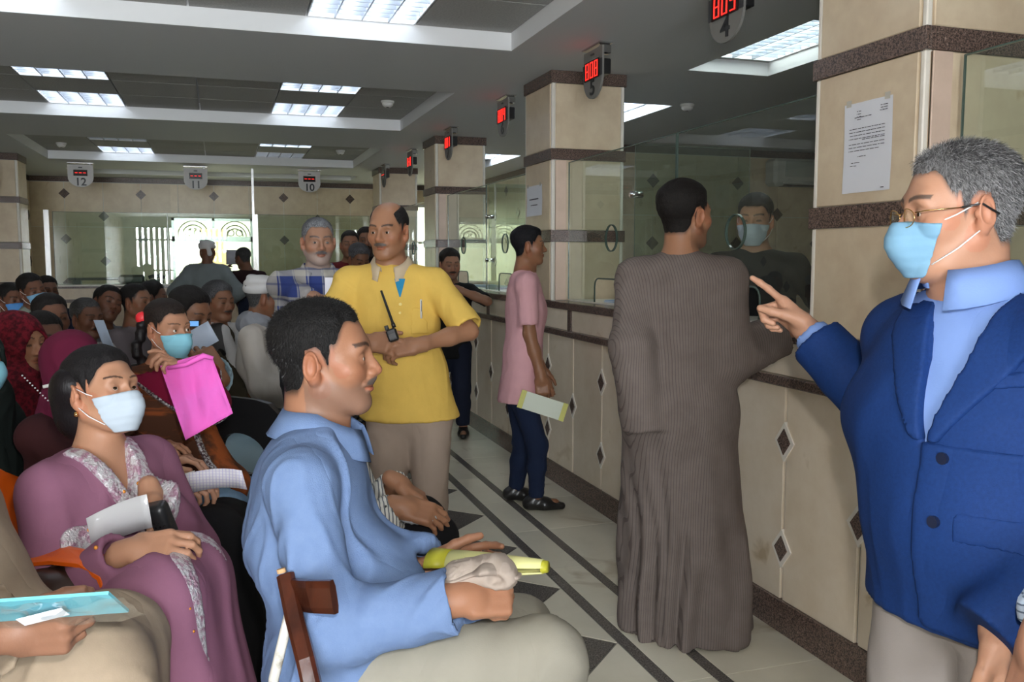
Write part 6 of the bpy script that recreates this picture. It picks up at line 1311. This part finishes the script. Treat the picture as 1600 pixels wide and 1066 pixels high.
lobj(J, 'blouse', F, .010, fab('dark_brown_maroon_blouse', (.045, .012, .014)), .005)
F = Fld(); k = J['k']
for i in (0, 1): F.cone(J['hips'][i], J['kn'][i], .105, .082, k=.07); F.cone(J['kn'][i], J['ank'][i]*[1, 1, 0]+np.array([0, 0, .07]), .085, .10, k=.09, flat=(0, 1))
kc = (J['kn'][0]+J['kn'][1])/2; ac = (J['ank'][0]+J['ank'][1])/2; F.cone(kc, ac*[1, 1, 0]+np.array([0, 0, .07]), .08, .10, k=.1, side=J['rt'], ratio=1.7, flat=(0, 1)); F.cone(J['pel'], kc, .1, .07, k=.06, side=J['rt'], ratio=1.4)
lobj(J, 'skirt', F, .011, fab('black_skirt_cloth', (.006, .006, .007)), .007, 3); shoes(J, black_pl)
q = P(258, 752, 2.60)-J['org']; MB().tube([q+np.array([.0, math.cos(a)*.033, math.sin(a)*.033]) for a in np.linspace(0, 6.283, 16)], .006, 6).build('red_bracelet', mat('red_rubber', (.75, .03, .07), .5), J['t'], True)
sheet('patterned_sheet', P(332, 752, 2.55), nrm(cR*1.0+cU*.10), nrm(cU*.9-cR*.12-cF*.4), .19, .065, mat('lattice_print', (.62, .60, .62), .6, stripes=[(0, 110, (.33, .33, .55, .7), 0, .25), (2, 110, (.45, .38, .55, .6), 0, .25)]), 'curled lattice-printed sheet held over the black skirt', bend=.025)
ph_ = thing('mobile_phone', P(288, 750, 2.58), 'white mobile phone in the hands above the black skirt', 'phone'); quad(ph_, 'phone_body', (0, 0, 0), nrm(cR+cU*.3), nrm(cU-cR*.3), .07, .035, white_p, .009); quad(ph_, 'screen', -cF*.005, nrm(cR+cU*.3), nrm(cU-cR*.3), .06, .028, black_pl, .001)
under(J, 'black chair beneath the black skirt')

# girl with the pink bag
J = person('person', 'girl in an orange and crimson dress with a turquoise mask holding up a pink bag', P(262, 514, 3.05), 140, 'sit', dict(skin=(.40, .20, .12), res=.0036, hyaw=138, hpitch=-2, male=0, hs=.93, k=.88, fat=.86, hair=(.022, .013, .010), style='long', thick=.007, fore=.066, mask=mask_tq, gaze=dirv(120, 3), wL=P(282, 602, 2.78), eL=-fU+fR*.8, hL=dict(d=nrm(fU*.75-fR*.15-fF*.2), n=-fR*.6-fF*.4, curl=(.5, .9, 1.0, 1.1), thumb=.35), wR=P(225, 700, 2.85), eR=-fR-fU, hres=.004, pel=P(285, 745, 3.1), knees=[P(392, 778, 3.15), P(360, 800, 2.95)], feet=[np.array([*P(400, 905, 3.1)[:2], .07]), np.array([*P(395, 930, 2.95)[:2], .07])], neckw=.85))
od = mat('orange_brown_tie_dye', (.34, .085, .02), .8, spec=.2, mix=((.075, .028, .014), 3.4, .42, .56), stretch=(1, 1, 1.9), dist=1.2, bump=(300, .12), bd=.002)
F = Fld(); torso_prims(F, J, .024, open_neck=.01)
for i in (0, 1): sleeve(F, J, i, .018, (1.75, 1.9)[i], .012)
F.cone(J['pel'], (J['kn'][0]+J['kn'][1])/2*.55+J['pel']*.45, .12, .10, k=.08, side=J['rt'], ratio=1.35)
lobj(J, 'dress', F, .008, od, .006, 3.5); nz = J['neck'][2]; crm = fab('crimson_yoke_cloth', (.20, .006, .035)); FBx = (J['pel']-.35, J['neck']+.3)
def yoke(x, y, z): return np.maximum.reduce([np.abs(x)*.9-(z-(nz-.20))*1.0, -(z-(nz-.20)), .0-y])
lobj(J, 'crimson_yoke', F, .007, crm, 0, region=yoke, grow=.004, box=FBx, it=1)
lobj(J, 'beaded_trim', F, .005, mat('silver_beads', (.6, .58, .6), .3, .6, mix=((.1, .05, .06), 140, .45, .55), bump=(160, 1), bd=.004), 0, region=lambda x, y, z: np.minimum(np.maximum.reduce([np.abs(np.abs(x)*.9-(z-(nz-.20)))-.007, (nz-.205)-z, -y]), np.maximum.reduce([np.abs(x)-.012, z-(nz-.19), (nz-.40)-z, -y])), grow=.007, box=FBx, it=1)
trousers(J, fab('faded_denim', (.09, .17, .30), mix=((.25, .38, .50), 7, .35, .75)), .010, .010, .006, .93); 
F = Fld(); T2 = lambda *p: J['H']+J['M'] @ (np.array(p)*J['hs']); pts = [T2(.045, -.080, .03), T2(.078, -.085, -.02), T2(.086, -.075, -.09), T2(.085, -.065, -.15), T2(.08, -.06, -.21)]
for i in range(len(pts)-1):
    for q in (0, .33, .66): p = pts[i]*(1-q)+pts[i+1]*q; F.ell(p+J['M'][:, 0]*.008*(-1)**int(q*3+i), (.019, .019, .016), k=.006)
lobj(J, 'braid', F, .005, hbm, 0); hb_ = Fld(); hb_.ell(T2(.062, -.080, .045), (.024, .018, .024)); lobj(J, 'red_hair_tie', hb_, .005, mat('red_ribbon', (.7, .02, .03), .5), .003, 20)
for i in (0, 1):
    A = J['ank'][i]*[1, 1, 0]; d = J['f']; sd = np.array([d[1], -d[0], 0]); F = Fld(); F.cone(A-d*.05+np.array([0, 0, .01]), A+d*.14+np.array([0, 0, .01]), .01, .01, k=.01, side=sd, ratio=3.6); lobj(J, 'sandal_sole', F, .006, black_pl, 0); F = Fld(); F.cone(A+d*.04-sd*.04+np.array([0, 0, .05]), A+d*.07+sd*.04+np.array([0, 0, .03]), .008, .008, k=.01); F.cone(A+d*.04+sd*.04+np.array([0, 0, .05]), A+d*.07-sd*.04+np.array([0, 0, .03]), .008, .008, k=.01); lobj(J, 'sandal_strap', F, .005, black_pl, 0)
under(J, 'black chair under the girl with the pink bag')
# pink bag: a soft flat bag hanging from the hand
pb = thing('pink_bag', P(305, 615, 2.72), 'bright pink fabric bag held up in front of the girl', 'bag'); F = Fld(); pinkm = fab('pink_nonwoven', (.80, .12, .50), .75, mix=((.70, .14, .52), 6, .35, .65), bump=(160, .2))
corners = [(250, 572), (318, 552), (333, 562), (364, 646), (290, 688)]; o0 = P(305, 615, 2.72); ctr = np.array([307, 620.])
C2 = [np.array(c, float) for c in corners]; vs = []; fs = []; nr = 9; nb_ = 40
def perim(t):
    t = (t % 1)*5; i = int(t); q = t-i; return C2[i]*(1-q)+C2[(i+1) % 5]*q
for side in (-1, 1):
    for r in range(nr):
        for k in range(nb_):
            p = ctr+(perim(k/nb_)-ctr)*(r/(nr-1)); a = 2*math.pi*k/nb_
            th = .017*(1-(r/(nr-1))**3)+.0015; wob = .006*math.sin(p[0]*.11+p[1]*.03)+.004*math.sin(p[0]*.23-p[1]*.05)
            vs.append(P(p[0], p[1], 2.72+side*th+wob+(p[1]-620)*-.0004)-o0)
N1 = nr*nb_
for sI in (0, 1):
    for r in range(nr-1):
        for k in range(nb_):
            q = (sI*N1+r*nb_+k, sI*N1+r*nb_+(k+1) % nb_, sI*N1+(r+1)*nb_+(k+1) % nb_, sI*N1+(r+1)*nb_+k); fs.append(q if sI else q[::-1])
for k in range(nb_): j = (k+1) % nb_; fs.append(((nr-1)*nb_+k, (nr-1)*nb_+j, N1+(nr-1)*nb_+j, N1+(nr-1)*nb_+k))
raw('bag_body', vs, fs, pinkm, pb, True)
MB().tube([P(262, 575, 2.69)-o0, P(290, 570, 2.68)-o0, P(318, 556, 2.69)-o0, P(333, 560, 2.70)-o0], [.006, .007, .009, .006], 8).build('rolled_top', pinkm, pb, True)

def seated(name_label, px, py, d, yaw, hyaw, cloth, o=None, style='shirt', sh=None, chair=True, nm='person', **k):
    oo = dict(CR); oo.update(hyaw=hyaw, skin=SK_D, hair=blk); oo.update(o or {}); J = person('person', name_label, P(px, py, d), yaw, 'sit', oo, k.get('group'))
    if style == 'shirt': fold_(J, cloth, seed=abs(int(px))); collar(J, cloth, 1, .03) if sh != 'round' else None; trousers(J, fab('charcoal_trouser', (.03, .03, .035)), res=.018); shoes(J, bl)
    else: seated_robe(J, cloth, res=.015, seed=abs(int(px))); shoes(J, bl)
    if chair: under(J, k.get('cl', 'black waiting-room chair under the '+' '.join(name_label.split()[:9]).rstrip(',')))
    return J
whit = fab('white_robe_cloth', (.52, .50, .48)); offw = fab('off_white_robe_cloth', (.60, .55, .49)); dkg = fab('very_dark_green_cloth', (.012, .018, .016)); redk = fab('dark_maroon_cloth', (.05, .008, .016)); greyc_ = fab('grey_shirt_cloth', (.20, .21, .23)); lbl = fab('light_blue_grey_cloth', (.30, .40, .46)); brn = fab('olive_brown_robe', (.055, .045, .028)); gyb = fab('grey_blue_robe', (.22, .25, .26)); navy = fab('navy_cloth', (.015, .02, .04)); pgr = fab('pale_green_grey_shirt', (.26, .29, .25))
# big dark-green figure at the left edge
J = seated('heavy person in dark green with a turquoise mask, cut off by the left edge', -52, 558, 2.8, 112, 118, dkg, dict(fat=1.25, mask=mask_tq, style='none', skin=SK, male=0, pel=P(-20, 840, 2.9)), 'robe', cl='black chair at the left edge under the dark green robe'); scarf_head(J, dkg, res=.008)
# red headscarf
J = seated('woman in a dark red patterned headscarf and maroon dress at the left edge', 28, 538, 3.35, 122, 124, redk, dict(male=0, style='none', skin=(.36, .175, .10), res=.0045, fat=1.1, hs=.98), 'robe', cl='black chair under the woman in the red headscarf'); scarf_head(J, fab('red_pattern_scarf', (.16, .008, .018), mix=((.05, .004, .008), 60, .4, .6)), res=.007)
q = MB(); 
for i in range(16): p = P(35+i*4.0, 587+i*3.9, 2.62)-J['org']; q.tube([p, p-cF*.003], [.0028, .0018], 5)
q.build('bead_trim', mat('pearl_beads', (.8, .8, .82), .2), J['t'])['kind'] = 'stuff'
tq = thing('small_white_watch', P(84, 602, 2.75), 'small white object like a watch beside the maroon sleeve', 'watch'); MB().tube([(0, 0, 0), (0, 0, .006)], .013, 14).xf(Matrix.Rotation(1.4, 4, 'X')).build('dial', white_p, tq); MB().tube([(-.03, 0, -.004), (-.012, 0, .0), (.012, 0, .0), (.03, 0, -.004)], .006, 6).build('strap', white_p, tq, True)
bluemask = mask_db
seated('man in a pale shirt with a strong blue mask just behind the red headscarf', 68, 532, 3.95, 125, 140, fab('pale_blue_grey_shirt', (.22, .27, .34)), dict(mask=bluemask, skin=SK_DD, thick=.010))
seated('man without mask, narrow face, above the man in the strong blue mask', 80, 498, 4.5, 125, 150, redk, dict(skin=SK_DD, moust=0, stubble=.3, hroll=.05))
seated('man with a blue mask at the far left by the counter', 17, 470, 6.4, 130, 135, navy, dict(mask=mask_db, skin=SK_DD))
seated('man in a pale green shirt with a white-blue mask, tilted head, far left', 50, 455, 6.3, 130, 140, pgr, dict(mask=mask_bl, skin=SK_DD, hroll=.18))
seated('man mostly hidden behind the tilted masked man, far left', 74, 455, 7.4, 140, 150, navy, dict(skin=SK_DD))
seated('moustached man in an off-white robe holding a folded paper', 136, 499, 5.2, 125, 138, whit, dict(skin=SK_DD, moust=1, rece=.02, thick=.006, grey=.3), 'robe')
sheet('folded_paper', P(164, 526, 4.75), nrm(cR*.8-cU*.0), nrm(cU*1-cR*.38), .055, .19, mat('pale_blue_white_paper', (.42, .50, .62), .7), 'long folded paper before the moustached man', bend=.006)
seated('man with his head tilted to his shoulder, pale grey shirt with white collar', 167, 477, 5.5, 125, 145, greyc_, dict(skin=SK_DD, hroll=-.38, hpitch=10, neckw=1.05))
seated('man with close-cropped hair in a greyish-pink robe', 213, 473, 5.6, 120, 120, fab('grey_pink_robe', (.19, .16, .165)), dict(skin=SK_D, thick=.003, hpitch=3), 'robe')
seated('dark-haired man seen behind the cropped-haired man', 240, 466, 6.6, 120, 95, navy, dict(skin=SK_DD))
# light-blue robed man with paper and raised finger
J = person('person', 'man in a light blue robe behind the pink bag, raising a finger at a paper', P(297, 493, 4.05), 112, 'sit', dict(CR, hyaw=132, hpitch=-12, skin=SK_D, hair=blk, thick=.012, hands=1.15, wR=P(339, 584, 3.52), eR=-fU+fR*.8-fF*.3, hR=dict(d=nrm(fU*.75-fR*.5), n=nrm(-fR*.3+fF*.8), curl=((.05, .05, .05), 1.0, 1.2, 1.3), thumb=.2), hres=.0045, fat=1.15, pel=P(345, 725, 4.1), wL=P(300, 590, 3.95), knees=[P(430, 705, 4.2), P(430, 720, 3.95)], feet=[np.array([*P(450, 820, 4.2)[:2], .08]), np.array([*P(450, 830, 4.0)[:2], .08])]))
seated_robe(J, fab('light_blue_robe', (.30, .42, .48)), .022, .012, sl=1.80, wide=.035, amp=.007); shoes(J, bl); under(J, 'black chair with an oval hole in its back, right of the pink bag')
sheet('paper_sheets', P(314, 528, 3.72), nrm(cR*.75+cU*.42), nrm(cU*.8-cR*.45), .12, .095, mat('bluish_white_paper', (.50, .58, .72), .7), 'bluish white sheets behind the raised finger', group=None)
ph2 = thing('mobile_phone', P(304, 506, 3.85), 'blue-lit mobile phone just above the bluish sheets', 'phone'); quad(ph2, 'phone_body', (0, 0, 0), cR, cU, .048, .030, black_pl, .008); quad(ph2, 'screen', -cF*.0045, cR, cU, .038, .022, mat('phone_screen', (.1, .3, .6), .2, emit=.5, ecol=(.15, .35, .7)), .001)
# oval-hole chair backs in view
wait_chair(((P(384, 690, 3.5)+dirv(48)*.27)[0], (P(384, 690, 3.5)+dirv(48)*.27)[1], .46), 48, 'black chair with a large oval hole facing the blue-shirted man', hole=True)
# grey-haired man with white scarf
J = seated('grey-haired moustached man with a long white scarf over an olive-brown robe', 342, 473, 5.4, 128, 142, brn, dict(skin=SK_D, moust=1, moustc=(.03, .028, .028), grey=.9, greyc=(.14, .14, .15), thick=.014, fat=1.12, pel=P(365, 595, 5.4)), 'robe', cl='black chair under the man with the white scarf')
wsc = fab('white_scarf_cloth', (.58, .57, .56)); F = Fld(); n_, c_, f_, r_ = J['neck'], J['chest'], J['f'], J['rt']
for sx, dz in ((-1, -.30), (1, -.22)): F.cone(n_-f_*.03+r_*sx*.06, n_+f_*.11+r_*sx*.085-np.array([0, 0, .02]), .036, .042, k=.02); F.cone(n_+f_*.11+r_*sx*.085-np.array([0, 0, .02]), n_+f_*.195+r_*(sx*.02 if sx < 0 else .07)+np.array([0, 0, dz]), .036, .040, k=.02, side=r_, ratio=1.2)
F.cone(n_-f_*.05-r_*.06, n_-f_*.05+r_*.06, .035, .035, k=.02); F.cone(n_+f_*.13-r_*.12-np.array([0, 0, .03]), n_+f_*.20+r_*.12-np.array([0, 0, .28]), .045, .05, k=.03); lobj(J, 'white_scarf', F, .010, wsc, .007, 7)
# white turban man, seated facing away to the right
J = seated('seated man in a white turban and off-white robe, face turned to the right', 412, 466, 5.2, 105, 85, offw, dict(skin=SK_D, style='short', hpitch=-6, lean=.05, fat=1.0, hair=(.1, .1, .1), pel=P(425, 600, 5.2)), 'robe', cl='black chair under the white-turbaned man'); turban(J, fab('white_turban_cloth', (.66, .65, .64)), 5)
F = Fld(); F.ell(J['neck']-J['rt']*.0-J['f']*.02, (.10, .10, .085)); lobj(J, 'grey_shawl', F, .010, fab('grey_shawl_cloth', (.30, .31, .34)), .010, 8)
# standing at the far counter
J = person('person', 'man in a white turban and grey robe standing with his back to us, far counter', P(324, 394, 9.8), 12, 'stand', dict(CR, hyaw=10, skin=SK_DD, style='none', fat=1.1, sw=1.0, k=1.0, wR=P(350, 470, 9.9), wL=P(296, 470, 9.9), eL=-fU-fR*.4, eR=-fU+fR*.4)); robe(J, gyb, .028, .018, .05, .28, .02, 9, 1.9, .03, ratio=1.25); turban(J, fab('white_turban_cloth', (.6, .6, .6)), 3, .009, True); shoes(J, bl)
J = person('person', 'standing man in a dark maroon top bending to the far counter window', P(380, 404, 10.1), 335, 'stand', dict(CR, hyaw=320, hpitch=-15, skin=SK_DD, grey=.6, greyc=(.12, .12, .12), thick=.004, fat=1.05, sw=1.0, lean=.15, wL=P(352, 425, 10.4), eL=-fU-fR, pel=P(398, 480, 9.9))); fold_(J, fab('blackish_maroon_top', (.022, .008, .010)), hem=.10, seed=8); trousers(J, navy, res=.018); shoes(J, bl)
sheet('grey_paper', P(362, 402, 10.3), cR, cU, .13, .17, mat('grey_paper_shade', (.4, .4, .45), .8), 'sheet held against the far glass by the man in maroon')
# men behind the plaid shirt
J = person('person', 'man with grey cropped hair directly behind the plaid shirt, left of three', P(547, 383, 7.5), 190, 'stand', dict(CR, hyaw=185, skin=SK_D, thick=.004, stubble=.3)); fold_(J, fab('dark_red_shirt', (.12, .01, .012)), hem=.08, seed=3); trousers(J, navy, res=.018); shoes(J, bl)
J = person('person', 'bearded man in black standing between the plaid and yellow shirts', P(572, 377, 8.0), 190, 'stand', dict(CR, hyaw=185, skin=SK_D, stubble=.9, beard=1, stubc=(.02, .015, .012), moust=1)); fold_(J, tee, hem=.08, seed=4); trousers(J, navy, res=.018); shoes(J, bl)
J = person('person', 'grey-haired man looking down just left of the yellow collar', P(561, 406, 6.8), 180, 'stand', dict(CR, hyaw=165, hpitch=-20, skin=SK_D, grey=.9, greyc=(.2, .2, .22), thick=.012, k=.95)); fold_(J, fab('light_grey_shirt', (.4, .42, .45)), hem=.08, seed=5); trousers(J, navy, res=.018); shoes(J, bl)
# man leaning on the counter behind the yellow shirt
J = person('person', 'man in black leaning on the counter behind the yellow shirt', P(703, 414, 7.1), 195, 'stand', dict(CR, res=.005, hyaw=178, hpitch=-5, skin=(.30, .15, .09), thick=.012, lean=.06, wL=P(715, 452, 6.95), eL=-fU*.4+fR, hL=dict(d=nrm(-fR+fU*.4), n=-fU), stubble=.5, beard=1, moust=1)); fold_(J, tee, hem=.08, seed=6, to=(.9, .9)); trousers(J, navy, res=.018); shoes(J, bl)
# beige robed person bottom left
J = person('person', 'person in a beige robe holding a cyan folder at the bottom left', P(-150, 560, 1.72), 100, 'sit', dict(skin=(.24, .115, .07), hair=blk, res=.0055, hyaw=100, fat=1.25, wR=P(12, 990, 1.40), eR=-fR-fU, hR=dict(d=nrm(fR*.95+fU*.05), n=nrm(fU*.3+fF*.9), curl=(.85, .95, 1.05, 1.1), thumb=.35), hres=.0035, wL=P(-60, 1060, 1.95), hL=dict(skip=1), pel=P(-110, 1040, 1.75), knees=[P(172, 1012, 1.80), P(140, 1062, 1.58)], feet=[np.array([*P(190, 1250, 1.8)[:2], .08]), np.array([*P(160, 1350, 1.6)[:2], .08])], bres=.016, eyes=0))
F = Fld(); torso_prims(F, J, .03, belly=1.1)
for i in (0, 1): F.cone(J['hips'][i], J['kn'][i], .11, .088, k=.07); F.cone(J['kn'][i], J['ank'][i]*[1, 1, 0]+np.array([0, 0, .06]), .088, .11, k=.08, flat=(0, 1)); sleeve(F, J, i, .03, (1.95, 1.88)[i], .02)
F.cone((J['kn'][0]+J['kn'][1])/2, (J['ank'][0]+J['ank'][1])/2*[1, 1, 0]+np.array([0, 0, .06]), .08, .1, k=.1, side=J['rt'], ratio=1.5, flat=(0, 1))
lobj(J, 'robe', F, .010, fab('beige_robe_cloth', (.36, .28, .20), mix=((.32, .25, .18), 30, .3, .7)), .010, 2.6, 12, (.2, 0, 1), .4); shoes(J, bl); wait_chair((*J['pel'][:2], .42), 100, 'dark chair under the beige robe at the bottom left', hole=False, back=False)
bfm = mat('cyan_folder', (.16, .52, .62), .45); t = thing('cyan_folder', P(60, 950, 1.34), 'cyan folder in a creased clear plastic cover, held at the bottom left', 'folder')
u_, v_ = nrm(cR+cU*.045+cF*.1), nrm(cU*.55-cF*.8); quad(t, 'card_folder', (0, 0, 0), u_, v_, .235, .085, bfm, .005); quad(t, 'inner_sheet', -cF*.006+cR*.01-cU*.012, nrm(cR+cU*.25), v_, .07, .03, paper_m, .001)
pf = mat('clear_film', (.5, .52, .55), .15, spec=.9); vs = []; 
film = glassmat('clear_film_sheet', (.93, .96, .97), 1.0)
for i in range(15):
    for j in range(6): a = -.13+.275*i/14; b = -.05+.105*j/5; w = .011+.003*math.sin(i*1.7+j*.9)+.003*math.sin(i*.8-j*2.1); vs.append(u_*a+v_*b-np.cross(u_, v_)*-w)
raw('film_cover', vs, [(i*6+j, i*6+j+1, (i+1)*6+j+1, (i+1)*6+j) for i in range(14) for j in range(5)], film, t, True)
# dark bag strap between the orange armrest and the beige robe
t = thing('brown_handbag', P(98, 918, 1.98), 'dark brown handbag tucked under the orange armrest', 'bag'); F = Fld(); F.ell((0, 0, 0), (.075, .07, .045)); F.cone(-cR*.06, cR*.05-cU*.02, .035, .025, k=.03); lo, hi = F.bounds(); ax = axes(lo, hi, .006); V, Q = nets(F.eval(ax), ax); mkmesh('bag_body', V, Q, mat('brown_leather', (.03, .014, .010), .35), t); MB().tube([-cR*.06+cU*.02, cU*.06, cR*.06+cU*.01], .006, 6).build('bag_handle', mat('brown_leather', (.03, .014, .010)), t, True)
# booklet of the young man in pink
t = thing('booklet', P(848, 634, 4.8), 'pale booklet with yellow-green edges held by the young man in pink', 'booklet'); u_ = nrm(cR-cU*.32); v_ = nrm(cU+cR*.32); quad(t, 'cover', (0, 0, 0), u_, v_, .215, .098, mat('pale_green_paper', (.58, .62, .52), .7), .006)
for sx in (-1, 1): quad(t, 'edge_band', u_*sx*.118, u_, v_, .028, .10, ye, .008)
# person at the bottom right edge, only forearm in view
J = person('person', 'person at the bottom right edge, only a striped sleeve and hand showing', P(2080, 330, 1.25), 230, 'stand', dict(skin=(.40, .20, .13), hair=blk, res=.0050, hyaw=250, eyes=0, wR=P(1632, 1000, 1.2), eR=-fU*.3+fR, hR=dict(d=nrm(-fU-fR*.3), n=nrm(fR), curl=.5), hres=.0035, pel=P(2100, 1000, 1.3)))
shirt(J, mat('blue_white_striped_cotton', (.45, .55, .70), .8, stripes=[(2, 70, (.10, .14, .22), 0, .22)]), .016, .012, (1.92, 1.93), hem=.05, wide=.01, amp=.004); trousers(J, navy, res=.018); shoes(J, bl)
